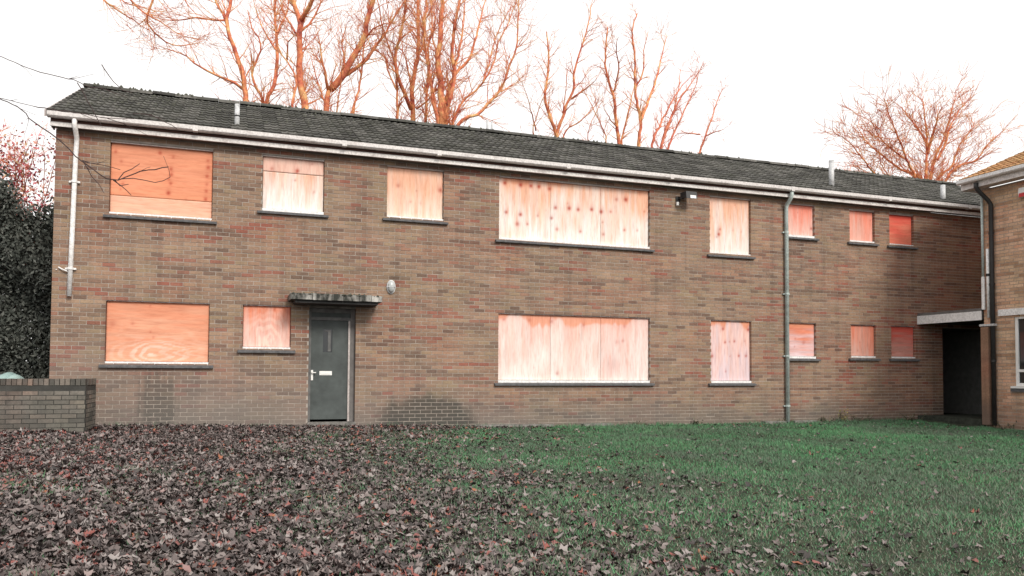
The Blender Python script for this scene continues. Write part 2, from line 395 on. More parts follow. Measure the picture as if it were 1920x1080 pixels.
# ------------------------------------------------------------------ main building
main = thing('brick_building', 'long two-storey brown brick building with boarded windows and low dark tiled roof', 'building', (0, 0, 0.1))
XE = 25.0
WIN = [ # u0,u1,z0,z1
 ('W1', .87, 2.61, 4.07, 5.41), ('W2', 3.50, 4.66, 4.34, 5.42), ('W3', 5.90, 7.08, 4.37, 5.44), ('W4', 8.29, 11.91, 4.08, 5.44),
 ('W5', 13.50, 14.64, 4.06, 5.44), ('W6', 15.72, 16.52, 4.62, 5.44), ('W7', 17.60, 18.40, 4.60, 5.43), ('W8', 18.88, 19.69, 4.59, 5.42),
 ('L1', .86, 2.60, 1.37, 2.53), ('L2', 3.19, 4.07, 1.67, 2.53), ('L4', 8.29, 11.91, 1.05, 2.53), ('L5', 13.52, 14.64, 1.05, 2.53),
 ('L6', 15.72, 16.53, 1.65, 2.53), ('L7', 17.60, 18.40, 1.68, 2.53), ('L8', 18.90, 19.70, 1.68, 2.53)]
DOOR = (4.41, 5.31, -.2, 2.50)
ADDED_RECESS = (20.62, 22.7, -.2, 2.50)  # opening added to make the passage dark
openings = [(a, b, c_, d) for _, a, b, c_, d in WIN] + [DOOR, ADDED_RECESS]
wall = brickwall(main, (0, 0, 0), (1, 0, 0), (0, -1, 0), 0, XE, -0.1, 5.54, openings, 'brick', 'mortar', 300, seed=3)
PITCH = math.atan2(1.585, 3.47); TP = math.tan(PITCH)
def gable_cut(z):
    if z < 5.4: return (.103, 6.497)
    a = (z - 5.62) / TP - .22 + .1
    return (max(.103, a), min(6.497, 6.5 - a))
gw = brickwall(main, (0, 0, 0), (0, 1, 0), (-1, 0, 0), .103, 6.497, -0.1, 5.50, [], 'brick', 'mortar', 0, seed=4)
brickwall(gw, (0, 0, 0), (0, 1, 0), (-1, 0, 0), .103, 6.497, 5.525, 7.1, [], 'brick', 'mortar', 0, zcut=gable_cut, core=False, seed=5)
b = MB(); b.add([(.006, .103, 5.503), (.006, 6.497, 5.503), (.006, 3.25, 7.05), (.097, .103, 5.503), (.097, 6.497, 5.503), (.097, 3.25, 7.05)], [(0, 1, 2), (5, 4, 3), (0, 3, 4, 1), (1, 4, 5, 2), (2, 5, 3, 0)])
b.build('gable_wall', 'mortar', main)
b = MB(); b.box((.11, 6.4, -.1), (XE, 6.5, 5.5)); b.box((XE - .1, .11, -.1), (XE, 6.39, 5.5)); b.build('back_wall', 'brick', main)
b = MB(); b.box((.12, .11, 2.75), (XE - .12, 6.38, 2.95)); b.box((.12, .11, 5.3), (XE - .12, 6.38, 5.46)); b.build('inner_floor', 'interior', main)

# roof
EY, EZ, RY, RZ = -.22, 5.765, 3.25, 7.35
b = MB(); prof = [(EY, EZ), (RY, RZ), (2 * RY - EY, EZ), (2 * RY - EY, EZ - .07), (RY, RZ - .09), (EY, EZ - .07)]
b.extrude(prof, (-.08, XE + .1)); roof = b.build('roof', 'felt', main)
def tile_mesh(name, mat, rv):
    b = MB(); n = 9; xs = [-.15 + .3 * i / (n - 1) for i in range(n)]
    bz = [.016 * max(0, math.cos((x / .15) * 2 * math.pi + math.pi * .5)) for x in xs]
    vs = [(x, 0, .050 + h) for x, h in zip(xs, bz)] + [(x, .41, .018 + h) for x, h in zip(xs, bz)] + [(x, .004, .016 + h * .8) for x, h in zip(xs, bz)]
    fs = [(i, i + 1, n + i + 1, n + i) for i in range(n - 1)] + [(2 * n + i, 2 * n + i + 1, i + 1, i) for i in range(n - 1)]
    fs += [(0, n, 2 * n), (n - 1, 3 * n - 1, 2 * n - 1)]
    b.add(vs, fs, rv); return b.mesh(name, mat)
def tile_roof(parent, mat, base, udir, upslope, u0, u1, rows, gauge, nobj, seed):
    rs = random.Random(seed); U = Vector(udir); V = Vector(upslope).normalized(); Nn = U.cross(V)
    B = Vector(base); variants = [tile_mesh('roof_tile', mat, q / 15) for q in range(16)]
    cells = []
    for r in range(rows):
        off = 0 if r % 2 == 0 else .15
        u = u0 + .15 - off * 0
        while u < u1 - .1:
            cells.append((u, r)); u += .302
    def key(c_):
        P = B + U * c_[0] + V * (c_[1] * gauge) - CAM; d = P.dot(F_)
        v = d > 0 and abs(P.dot(R_) / d) < .65 and P.dot(U_) / d < .44
        return (not v, P.length)
    order = sorted(cells, key=key); solo = set(order[:nobj])
    soup = MB()
    for c_ in cells:
        u, r = c_
        P = B + U * (u + rs.gauss(0, .003)) + V * (r * gauge + rs.gauss(0, .006)) + Nn * (rs.random() * .006)
        a = rs.gauss(0, .008); X = (U * math.cos(a) + V * math.sin(a)); Y = Nn.cross(X)
        mt = Matrix(((X.x, Y.x, Nn.x, P.x), (X.y, Y.y, Nn.y, P.y), (X.z, Y.z, Nn.z, P.z), (0, 0, 0, 1)))
        q = rs.randrange(16)
        if c_ in solo:
            o = link('roof_tile', variants[q], parent); o.matrix_basis = mt
        else:
            me = variants[q]
            soup.add([tuple(mt @ v.co) for v in me.vertices], [tuple(p_.vertices) for p_ in me.polygons], q / 15)
    if soup.nv:
        o = soup.build('tile_rows', mat, parent); o['kind'] = 'stuff'
tile_roof(roof, 'tile', (0, EY - .03, EZ - .012), (1, 0, 0), (0, math.cos(PITCH), math.sin(PITCH)), -.1, XE + .1, 11, .343, 300, 11)
rs = random.Random(2)
rid = []
for q in range(4):
    b = MB(); n = 7
    for s_ in (0,):
        vs = []
        for x in (-.225, .225):
            for i in range(n):
                w = math.pi * i / (n - 1); vs.append((x, -.125 * math.cos(w), .095 * math.sin(w) - .03))
        b.add(vs, [(i, i + 1, n + i + 1, n + i) for i in range(n - 1)] + [tuple(range(n)), tuple(range(n, 2 * n))], q / 3)
    rid.append(b.mesh('ridge_tile', 'tile'))
x = .12
while x < XE:
    link('ridge_tile', rs.choice(rid), roof, (x, RY + rs.gauss(0, .006), RZ + .05 + rs.gauss(0, .006)), (rs.gauss(0, .02), rs.gauss(0, .012), rs.gauss(0, .01))); x += .455
b = MB()
for i in range(9000):
    t = rs.random() ** .55; u = rs.uniform(-.05, XE)
    if math.sin(u * 1.7) + math.sin(u * .6 + 1) + rs.gauss(0, .8) < .1: continue
    y = EY + t * (RY - EY); z = EZ + t * (RZ - EZ) + .03; r = rs.uniform(.012, .05); h = r * rs.uniform(.5, .9)
    if t > .97: z += .09; h *= 1.4
    n = 5; a0 = rs.random() * 6
    vs = [(u + r * math.cos(a0 + 6.283 * j / n) * rs.uniform(.7, 1.2), y + r * math.sin(a0 + 6.283 * j / n), z + r * math.sin(a0 + 6.283 * j / n) * TP - .01) for j in range(n)] + [(u, y, z + h)]
    b.add(vs, [(j, (j + 1) % n, n) for j in range(n)], rs.random())
o = b.build('moss', 'moss', roof); o['kind'] = 'stuff'

# eaves
b = MB(); b.box((-.06, -.195, 5.528), (XE + .05, -.17, 5.604)); fas = b.build('fascia', 'fascia', main)
b = MB(); b.box((-.055, -.188, 5.606), (XE + .05, -.17, 5.695)); b.build('gutter_gap_shade', 'frame', main)  # dark strip standing in for the shadow gap below the gutter
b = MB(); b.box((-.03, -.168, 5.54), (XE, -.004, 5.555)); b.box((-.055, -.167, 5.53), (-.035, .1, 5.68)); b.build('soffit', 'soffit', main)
gp = [(-.325, 5.755), (-.317, 5.755), (-.314, 5.69), (-.29, 5.668), (-.225, 5.668), (-.212, 5.69), (-.210, 5.735), (-.202, 5.735), (-.203, 5.682), (-.22, 5.657), (-.295, 5.657), (-.323, 5.682)]
b = MB(); b.extrude(gp, (-.085, XE + .1)); gut = b.build('gutter', 'gutter', main)
b = MB(); b.box((-.092, -.323, 5.659), (-.087, -.204, 5.754)); b.build('gutter_end', 'gutter', gut)
for i, xj in enumerate((2.3, 5.0, 6.9, 9.75, 12.3, 15.62, 18.6, 21.3)):
    b = MB(); b.box((xj - .045, -.329, 5.65), (xj + .045, -.326, 5.758)); b.box((xj - .045, -.3255, 5.65), (xj + .045, -.204, 5.6555))
    b.build('gutter_joint', 'gutter', gut)
b = MB(); b.add([(-.14, EY - .03, EZ - .1), (-.14, RY, RZ - .1), (-.14, RY, RZ + .02), (-.14, EY - .03, EZ + .02), (-.115, EY - .03, EZ - .1), (-.115, RY, RZ - .1), (-.115, RY, RZ + .02), (-.115, EY - .03, EZ + .02)],
                [(3, 2, 1, 0), (4, 5, 6, 7), (0, 1, 5, 4), (1, 2, 6, 5), (2, 3, 7, 6), (3, 0, 4, 7)])
b.add([(-.14, 2 * RY - EY, EZ - .1), (-.14, RY + .002, RZ - .1), (-.14, RY + .002, RZ + .02), (-.14, 2 * RY - EY, EZ + .02), (-.115, 2 * RY - EY, EZ - .1), (-.115, RY + .002, RZ - .1), (-.115, RY + .002, RZ + .02), (-.115, 2 * RY - EY, EZ + .02)],
      [(0, 1, 2, 3), (7, 6, 5, 4), (4, 5, 1, 0), (5, 6, 2, 1), (6, 7, 3, 2), (7, 4, 0, 3)])
b.build('bargeboard', 'trim_dull', main)

# downpipes
def clip(parent, x, z, r, mat, y=-.06):
    b = MB(); b.tube([(x, y, z - .02), (x, y, z + .02)], r + .008, 10); b.box((x - r * 1.9, y + r * .3, z - .016), (x + r * 1.9, y + r + .012, z + .016)); return b.build('pipe_clip', mat, parent)
b = MB(); b.tube([(.33, -.262, 5.66), (.33, -.262, 5.57), (.34, -.23, 5.50), (.345, -.10, 5.38), (.34, -.062, 5.30), (.33, -.06, 5.1), (.305, -.06, 3.6), (.285, -.06, 2.56)], .041, 10)
p1 = b.build('downpipe', 'white_pipe', main, True); tag(p1, 'white downpipe broken off halfway down the left corner')
for z in (4.6, 3.05): clip(p1, .318 if z > 4 else .293, z, .046, 'white_pipe')
b = MB(); b.box((.06, -.03, 3.02), (.075, -.002, 3.035)); b.tube([(.10, -.02, 3.07), (.17, -.05, 3.03), (.25, -.05, 3.0)], .012, 6); b.build('pipe_bracket', 'white_pipe', p1)
b = MB(); b.tube([(15.62, -.262, 5.66), (15.62, -.262, 5.57), (15.62, -.23, 5.50), (15.62, -.10, 5.38), (15.62, -.062, 5.30), (15.62, -.06, .05)], .048, 10)
p2 = b.build('downpipe', 'teal_pipe', main, True); tag(p2, 'faded grey-green downpipe running the full height')
for z in (4.7, 3.2, 1.7, .5): clip(p2, 15.62, z, .048, 'teal_pipe')

# vent pipes through the roof
def vent(x, y, h, r, segs):
    z = EZ + (y - EY) * TP
    b = MB(); b.tube([(x, y, z - .1), (x, y, z + h)], r, 10); o = b.build('vent_pipe', 'zinc', roof, True)
    return o
v = vent(3.02, .28, .43, .048, 2); b = MB(); zc = EZ + (.28 - EY) * TP + .20; b.tube([(3.02, .28, zc - .012), (3.02, .28, zc + .012)], .054, 10); b.build('vent_collar', 'dark_pipe', roof)
v = vent(9.2, 3.7, .30, .03, 1); v = vent(9.32, 3.7, .28, .03, 1)
v = vent(17.42, .42, .70, .066, 1); v = vent(20.86, .13, .42, .062, 1)

# ------------------------------------------------------------------ boarded windows
def vnoise(u, v, s, seed):
    g = np.random.default_rng(seed).random((64, 64)); a, c_ = u * s, v * s
    i, j = np.floor(a).astype(int), np.floor(c_).astype(int); fu, fv = a - i, c_ - j
    fu = fu * fu * (3 - 2 * fu); fv = fv * fv * (3 - 2 * fv); i %= 64; j %= 64; i2, j2 = (i + 1) % 64, (j + 1) % 64
    return (g[i, j] * (1 - fu) + g[i2, j] * fu) * (1 - fv) + (g[i, j2] * (1 - fu) + g[i2, j2] * fu) * fv
OR, PE, PI_, CR, WH, LI, RD, RU = [np.array(lin(*q)[:3]) for q in ((228, 154, 122), (240, 186, 158), (238, 196, 184), (247, 222, 206), (248, 238, 232), (226, 204, 208), (220, 104, 84), (178, 72, 54))]
def board(parent, u0, u1, z0, z1, top, bot, grain='v', spots=(), band=None, cath=None, seed=1, frame=None, knots=0, y=.05):
    """one plywood sheet; spots in 0..1 of the whole window `frame` (u0,u1,z0,z1)"""
    st = .02; nu = max(6, int((u1 - u0) / st)); nv = max(6, int((z1 - z0) / st))
    uu, vv = np.meshgrid(np.linspace(u0, u1, nu), np.linspace(z0, z1, nv)); fr = frame or (u0, u1, z0, z1)
    tv = (vv - fr[2]) / (fr[3] - fr[2]); tu = (uu - fr[0]) / (fr[1] - fr[0])
    g1 = vnoise(uu * (6 if grain == 'v' else .8), vv * (.8 if grain == 'v' else 6), 2.2, seed) - .5
    g2 = vnoise(uu * (14 if grain == 'v' else 1.2), vv * (1.2 if grain == 'v' else 14), 2.0, seed + 9) - .5
    lo = vnoise(uu, vv, 2.4, seed + 20) - .5
    f = np.clip(tv + .7 * g1 + .5 * g2 + .5 * lo + .25 * (vnoise(uu * (30 if grain == 'v' else 3), vv * (3 if grain == 'v' else 30), 1.2, seed + 40) - .5), 0, 1)
    col = bot[None, None] * (1 - f[..., None]) + top[None, None] * f[..., None]
    col = col * (1 + .20 * g2[..., None])
    if band is not None:
        bf = np.clip((tv + .25 * lo + .12 * g1 - band[0]) / .06, 0, 1)[..., None] * band[1]; col = col * (1 - bf) + OR * bf * 1.05
    if cath is not None:   # cathedral grain: nested arches
        cu, cv, su, sv = cath; d = np.sqrt(((tu - cu) / su) ** 2 + ((tv - cv) / sv) ** 2) + .8 * lo + .3 * g1
        w = np.exp(-np.clip(d - .6, 0, 9) * 1.6); s_ = np.clip(np.sin(d * 15 + 5 * g1 + 6 * lo) * 2 + .3, 0, 1) * w * (.25 + .45 * vnoise(uu, vv, 5, seed + 70))
        col = col * (1 - s_[..., None]) + CR * s_[..., None]
    rk = random.Random(seed)
    sp = list(spots) + [(rk.uniform(.06, .94), rk.uniform(.06, .94), rk.uniform(.012, .03), rk.uniform(.25, .6)) for _ in range(knots)]
    for su, sv, r, a in sp:
        r *= .78; a *= .85
        cx, cz = fr[0] + su * (fr[1] - fr[0]), fr[2] + sv * (fr[3] - fr[2])
        e = np.exp(-((uu - cx) ** 2 + (vv - cz) ** 2) / (r * r)) * a + .35 * a * np.exp(-((uu - cx) / (r * 1.5)) ** 2 - ((vv - cz - r) / (r * 2.4)) ** 2)
        e = np.clip(e, 0, .95)[..., None]; col = col * (1 - e) + RU * e
    col = np.clip(col * .92, .01, .8)
    n = nu * nv; V = np.stack([uu, np.full_like(uu, y), vv], -1).reshape(-1, 3); pass
    ix = np.arange(n).reshape(nv, nu); Q = np.stack([ix[:-1, :-1], ix[:-1, 1:], ix[1:, 1:], ix[1:, :-1]], -1).reshape(-1)
    ring = np.concatenate([ix[0], ix[1:, -1], ix[-1, -2::-1], ix[-2:0:-1, 0]]); rb = V[ring].copy(); rb[:, 1] += .018; m_ = len(ring)
    side = np.stack([ring, n + np.arange(m_), n + (np.arange(m_) + 1) % m_, np.roll(ring, -1)], -1).reshape(-1)
    VV = np.concatenate([V, rb]); C4 = np.ones((len(VV), 4), np.float32); C4[:n, :3] = col.reshape(-1, 3); C4[n:, :3] = col.reshape(-1, 3)[ring] * .8
    me = raw_mesh('board', VV, np.concatenate([Q, side]), 4, np.full(len(VV), .5), 'ply_v' if grain == 'v' else 'ply_h')
    a = me.attributes.new('ply', 'FLOAT_COLOR', 'POINT'); a.data.foreach_set('color', C4.ravel())
    return link('board', me, parent)
S4 = [(.04, .90, .055, .9), (.14, .89, .06, .95), (.205, .89, .055, .9), (.257, .89, .055, .9), (.325, .87, .055, .8), (.05, .42, .045, .85), (.14, .40, .05, .9), (.25, .40, .035, .5), (.34, .38, .04, .8),
      (.365, .56, .05, .8), (.455, .57, .055, .9), (.515, .56, .05, .85), (.605, .58, .05, .9), (.67, .555, .055, .9), (.735, .57, .04, .6), (.775, .79, .05, .6), (.84, .80, .06, .95),
      (.12, .24, .06, .7), (.185, .25, .035, .7), (.375, .20, .05, .6), (.53, .19, .04, .65), (.685, .17, .04, .6), (.83, .27, .04, .7), (.92, .28, .035, .5), (.97, .62, .03, .5)]
S1 = [(.045, .86, .03, .7), (.47, .90, .035, .8), (.60, .86, .03, .5), (.10, .73, .03, .5), (.945, .85, .03, .6), (.95, .75, .04, .8), (.94, .62, .035, .8), (.94, .5, .035, .5), (.935, .40, .035, .7), (.93, .28, .04, .8),
      (.58, .68, .035, .75), (.585, .60, .04, .75), (.56, .53, .03, .6), (.58, .47, .035, .7), (.56, .33, .045, .9), (.10, .33, .025, .4)]
S5L = [(.33, .85, .045, .8), (.96, .85, .045, .9), (.38, .63, .035, .8), (.49, .64, .02, .6), (.61, .65, .035, .8), (.06, .40, .04, .8), (.5, .40, .02, .5), (.72, .41, .035, .8), (.90, .41, .035, .8)]
S5U = [(.28, .42, .035, .7), (.25, .33, .05, .9), (.2, .28, .03, .5), (.6, .42, .03, .3), (.8, .40, .03, .3)]
SPEC = {
 'W1': dict(panels=[(0, 1, 0, .245, PE * np.array([.98, .93, .9]), PE * np.array([1.0, 1.0, 1.02]), 'h', 0), (0, 1, .25, 1, OR, OR * np.array([1.08, 1.05, 1.0]), 'h', 4)], spots=S1),
 'W2': dict(panels=[(0, 1, 0, .715, PE, WH, 'v', 2), (0, 1, .725, 1, PI_ * np.array([1, 1.0, .95]), CR, 'v', 1)], spots=[(.15, .76, .04, .6), (.56, .76, .05, .9), (.8, .92, .03, .4)]),
 'W3': dict(panels=[(0, 1, 0, 1, PE * .98, CR, 'v', 2)], spots=[(.2, .62, .05, .55), (.95, .6, .06, .7), (.6, .3, .04, .2)]),
 'W4': dict(panels=[(0, .333, 0, 1, PE, WH, 'v', 4), (.334, .667, 0, 1, PE, WH, 'v', 4), (.668, 1, 0, 1, PE, WH * .97, 'v', 5)], spots=S4, band=(.93, .7)),
 'W5': dict(panels=[(0, 1, 0, 1, PE, WH * .97, 'v', 3)], spots=S5U),
 'W6': dict(panels=[(0, 1, 0, 1, OR * np.array([1.1, .85, 1.0]), PI_, 'v', 3)], spots=[(.93, .25, .04, .8)]),
 'W7': dict(panels=[(0, 1, 0, 1, OR * np.array([1.05, .8, .9]), PI_ * np.array([1, .85, .8]), 'v', 2)], spots=[]),
 'W8': dict(panels=[(0, 1, 0, 1, RD * np.array([1, .8, .9]), OR * np.array([1, .75, .8]), 'h', 2)], spots=[(.95, .5, .06, .4)]),
 'L1': dict(panels=[(0, 1, 0, 1, OR * .97, PE * np.array([.95, .85, .8]), 'h', 3)], spots=[(.25, .62, .04, .4), (.06, .6, .06, .3)], cath=(.42, .13, .34, .2)),
 'L2': dict(panels=[(0, 1, 0, 1, OR * np.array([1, .85, .85]), PI_, 'v', 3)], spots=[(.97, .85, .09, .4)], cath=(.55, .2, .3, .45)),
 'L4': dict(panels=[(0, .333, 0, 1, PI_, WH * .97, 'v', 2), (.334, .667, 0, 1, PI_, WH * .95, 'v', 3), (.668, 1, 0, 1, PI_ * np.array([1, .95, .95]), WH * np.array([.95, .87, .87]), 'v', 4)], spots=[(.04, .9, .04, .5), (.2, .9, .05, .4), (.34, .89, .05, .5), (.55, .85, .05, .35), (.78, .6, .07, .3), (.82, .62, .05, .4), (.38, .1, .05, .5), (.75, .25, .22, .25), (.83, .85, .05, .4)], band=(.88, .8)),
 'L5': dict(panels=[(0, 1, 0, 1, PI_, LI * np.array([1.02, 1.04, 1.06]), 'v', 2)], spots=S5L, band=(.87, .9)),
 'L6': dict(panels=[(0, 1, 0, 1, OR * np.array([1, .85, .9]), LI, 'h', 2)], spots=[(.6, .4, .05, .4)], band=(.88, .8)),
 'L7': dict(panels=[(0, 1, 0, 1, OR * np.array([1, .8, .85]), PI_ * np.array([.9, .8, .76]), 'v', 3)], spots=[], band=None, redtop=True),
 'L8': dict(panels=[(0, 1, 0, 1, RD * np.array([.92, .85, 1.0]), PI_ * np.array([.75, .55, .52]), 'h', 2)], spots=[], band=None),
}
WL = {'W1': 'orange plywood boarding, upper floor, furthest left', 'W4': 'wide pale boarding of three sheets with rusty nail marks, upper floor', 'L4': 'wide pinkish boarding of three sheets, ground floor', 'L1': 'orange plywood boarding with arched grain, ground floor',
      'W2': 'pale boarding with a dark seam near its top', 'W8': 'reddest boarding, upper floor near the neighbouring building'}
for i, (nm, u0, u1, z0, z1) in enumerate(WIN):
    b = MB(); w = .045; ya, yb = .0885, .099
    b.box((u0 - .002, ya, z0), (u0 + w, yb, z1)); b.box((u1 - w, ya, z0), (u1 + .002, yb, z1)); b.box((u0 + w, ya, z1 - w), (u1 - w, yb, z1 + .002)); b.box((u0 + w, ya, z0 - .002), (u1 - w, yb, z0 + w))
    if u1 - u0 > 3:
        for t in (1 / 3, 2 / 3): b.box((u0 + (u1 - u0) * t - .03, ya + .001, z0 + w), (u0 + (u1 - u0) * t + .03, yb - .001, z1 - w))
    win = b.build('window', 'frame', main)
    if nm in WL: win['label'] = WL[nm]
    s = SPEC[nm]; fz0 = z0 + .054
    for j, (a, c_, d, e, top, bot, gr, kn) in enumerate(s['panels']):
        H = z1 - .022 - fz0; W_ = u1 - u0 - .016
        board(win, u0 + .008 + a * W_, u0 + .008 + c_ * W_ - (.002 if c_ < 1 else 0), fz0 + d * H, fz0 + e * H, top, bot, gr, s['spots'], s.get('band'), s.get('cath'), 31 * i + j + 3, (u0, u1, fz0, z1), kn, y=.068 + .002 * (j % 2))
    b = MB(); b.box((u0 + .004, .012, z0 - .001), (u1 - .004, .068, z0 + .050)); b.build('bottom_trim', 'trim', win)
    b = MB(); b.box((u0 + .004, .018, z1 - .021), (u1 - .004, .069, z1 - .001)); b.build('top_trim', 'trim_dull', win)
    b = MB(); e = .085
    for (xa, xb) in ([(u0 - e, u1 + e)] if u1 - u0 < 3 else [(u0 - e, (u0 + u1) / 2 + .6), ((u0 + u1) / 2 + .606, u1 + e)]):
        b.add([(xa, -.065, z0 - .062), (xb, -.065, z0 - .062), (xb, .0, z0 - .062), (xa, .0, z0 - .062), (xa, -.065, z0 - .022), (xb, -.065, z0 - .022), (xb, .0, z0 - .006), (xa, .0, z0 - .006)],
              [(0, 3, 2, 1), (4, 5, 6, 7), (0, 1, 5, 4), (1, 2, 6, 5), (2, 3, 7, 6), (3, 0, 4, 7)])
    b.box((u0 + .003, .001, z0 - .06), (u1 - .003, .095, z0 - .004))
    b.build('sill', 'sill', win)

# ------------------------------------------------------------------ door, canopy
b = MB(); b.box((4.41, .095, .28), (4.46, .18, 2.5)); b.box((4.46, .095, 2.42), (5.215, .18, 2.498)); b.box((4.46, .096, 2.27), (5.215, .18, 2.33))
b.build('door_frame', 'door_frame', main)
b = MB(); b.box((5.178, .095, .28), (5.214, .18, 2.268)); b.build('door_jamb', 'trim_dull', main)
b = MB(); b.box((5.216, .09, .28), (5.308, .2, 2.5)); b.build('door_side_panel', 'soffit', main)
b = MB(); b.box((4.46, .13, 2.33), (5.215, .15, 2.42)); b.build('transom_panel', 'door', main)
b = MB()
gx0, gx1, gz0, gz1 = 4.69, 4.87, 1.64, 2.10
for a_, b_ in (((4.463, .12, .325), (gx0, .165, 2.266)), ((gx1, .12, .325), (5.176, .165, 2.266)), ((gx0, .12, .325), (gx1, .165, gz0)), ((gx0, .12, gz1), (gx1, .165, 2.266))): b.box(a_, b_)
door = b.build('door', 'door', main); door['label'] = 'grey-green flush door with a narrow glazed slot'
b = MB(); b.box((gx0, .14, gz0), (gx1, .15, gz1)); b.build('glass_slot', 'glass', door)
b = MB(); b.box((gx0 + .095, .128, gz0 + .02), (gx0 + .15, .139, gz1 - .02)); b.box((gx0 + .04, .128, gz1 - .05), (gx0 + .094, .139, gz1 - .03)); b.build('glazing_strip', 'door_frame', door)
b = MB(); b.box((4.63, .112, 1.19), (4.87, .1195, 1.27)); b.box((4.65, .106, 1.21), (4.85, .1115, 1.25)); b.build('letter_plate', 'metal_white', door)
b = MB(); b.box((4.468, .108, 1.09), (4.508, .1195, 1.29)); b.tube([(4.488, .11, 1.24), (4.488, .06, 1.24), (4.56, .055, 1.238)], .011, 8); b.build('door_handle', 'metal_white', door)
b = MB(); b.box((4.40, -.06, -.05), (5.32, .2, .275)); b.build('threshold', 'concrete', main)
b = MB(); b.box((4.42, -.012, 2.503), (5.30, .09, 2.56)); b.build('door_lintel', 'concrete', main)
cano = MB(); cano.box((4.03, -.60, 2.61), (5.70, -.004, 2.705)); cano = cano.build('door_canopy', 'canopy_top', main)
b = MB(); b.box((4.1, -.57, 2.545), (5.64, -.014, 2.608)); b.build('canopy_underside_shade', 'felt', cano)  # dark box added to deepen the shade under the canopy
cano['label'] = 'flat canopy over the door with peeling white edge'
b = MB()
rs = random.Random(9); x = 4.01
for wseg in (.40, .36, .22, .30, .22, .21):
    b.box((x, -.625 - rs.random() * .008, 2.60 + rs.random() * .012), (x + wseg - .012, -.602, 2.715 + rs.random() * .015)); x += wseg
b.box((4.005, -.60, 2.605), (4.028, -.006, 2.712)); b.box((5.702, -.60, 2.605), (5.722, -.006, 2.712))
b.build('canopy_edge', 'canopy_edge', cano)
b = MB()
for i in range(150):
    u, y = rs.uniform(4.02, 5.7), -.62 + .6 * rs.random() ** 1.5; r = rs.uniform(.02, .06)
    vs = [(u + r * math.cos(1.257 * j), y + r * math.sin(1.257 * j), 2.704) for j in range(5)] + [(u, y, 2.70 + r * rs.uniform(.5, 1.1))]
    b.add(vs, [(j, (j + 1) % 5, 5) for j in range(5)], rs.random())
o = b.build('moss', 'moss', cano); o['kind'] = 'stuff'

# recess added under the link canopy to darken the passage
b = MB(); b.box((20.5, .105, -.05), (20.616, 2.2, 2.52)); b.box((22.704, .105, -.05), (22.8, 2.2, 2.52)); b.box((20.5, 2.21, -.05), (22.8, 2.3, 2.52)); b.box((20.5, .105, 2.522), (22.8, 2.3, 2.6)); b.build('added_dark_recess', 'interior', main)
for xa in (20.63, 21.66):  # doors at the back of the added recess, added with it
    b = MB(); b.box((xa, 2.14, .22), (xa + 1.04, 2.205, 2.3)); dl = b.build('added_recess_door', 'door', main)
    b = MB(); b.box((xa + .08, 2.125, 1.1), (xa + .11, 2.139, 1.35)); b.build('door_handle', 'metal_white', dl)

# ------------------------------------------------------------------ wall lamps
bl = thing('wall_lamp', 'small oval grey bulkhead lamp on the wall right of the door canopy', 'lamp', (6.0, 0, 2.97))
b = MB(); n = 16
def oval(y, a, c_): return [(6.0 + a * math.cos(6.283 * j / n), y, 2.97 + c_ * math.sin(6.283 * j / n)) for j in range(n)]
def loft(rings):
    vs = [q for r in rings for q in r]; fs = [(i * n + j, i * n + (j + 1) % n, (i + 1) * n + (j + 1) % n, (i + 1) * n + j) for i in range(len(rings) - 1) for j in range(n)]
    return vs, fs + [tuple(range((len(rings) - 1) * n, len(rings) * n))]
b.add(*loft([oval(-.002, .09, .14), oval(-.03, .09, .14), oval(-.034, .078, .126)])); b.build('lamp_body', 'zinc', bl)
b = MB(); b.add(*loft([oval(-.033, .074, .12), oval(-.07, .068, .112), oval(-.095, .045, .08)])); b.build('lamp_glass', 'lamp_glass', bl, True)
b = MB(); b.box((5.925, -.1, 2.96), (6.075, -.036, 2.972)); b.build('lamp_guard', 'zinc', bl)
fl = thing('floodlight', 'dark floodlight on a bracket under the eaves between boarded windows', 'floodlight', (12.7, 0, 5.3))
b = MB(); b.box((12.58, -.03, 5.22), (12.68, -.002, 5.34)); b.tube([(12.63, -.02, 5.28), (12.64, -.12, 5.27), (12.72, -.17, 5.29)], .014, 8); b.build('bracket', 'black', fl)
b = MB(); b.add([(12.64, -.10, 5.30), (12.90, -.10, 5.30), (12.90, -.10, 5.40), (12.64, -.10, 5.40), (12.66, -.34, 5.24), (12.94, -.34, 5.24), (12.94, -.31, 5.41), (12.66, -.31, 5.41)],
                [(0, 3, 2, 1), (4, 5, 6, 7), (0, 1, 5, 4), (1, 2, 6, 5), (2, 3, 7, 6), (3, 0, 4, 7)]); b.build('lamp_housing', 'black', fl)
b = MB(); b.add([(12.76, -.344, 5.25), (12.91, -.344, 5.25), (12.91, -.333, 5.32), (12.76, -.333, 5.32)], [(0, 1, 2, 3)]); b.build('lamp_glass', 'metal_white', fl)
b = MB(); b.tube([(12.61, -.04, 5.20), (12.60, -.05, 5.12)], .035, 8); b.build('sensor', 'metal_white', fl)

# ------------------------------------------------------------------ neighbouring building on the right
XR, YC, YN = 19.85, -1.86, -9.86
rb = thing('brick_building', 'neighbouring orange-buff brick building with white windows at the right edge', 'building', (XR, YC, .15))
ROP = [(2.62, 4.45, 1.02, 2.62), (6.0, 7.8, 1.02, 2.62)]     # along the wall, measured from the main facade
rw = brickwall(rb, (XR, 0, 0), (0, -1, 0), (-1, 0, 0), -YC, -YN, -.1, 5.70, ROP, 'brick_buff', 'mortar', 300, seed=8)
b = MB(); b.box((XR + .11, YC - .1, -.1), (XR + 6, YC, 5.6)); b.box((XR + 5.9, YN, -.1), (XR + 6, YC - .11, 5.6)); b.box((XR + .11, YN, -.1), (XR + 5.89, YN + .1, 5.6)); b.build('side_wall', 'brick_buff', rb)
REX, REZ = XR - .36, 5.93; RRX = XR + 3.0; RRZ = REZ + (RRX - REX) * math.tan(math.radians(23))
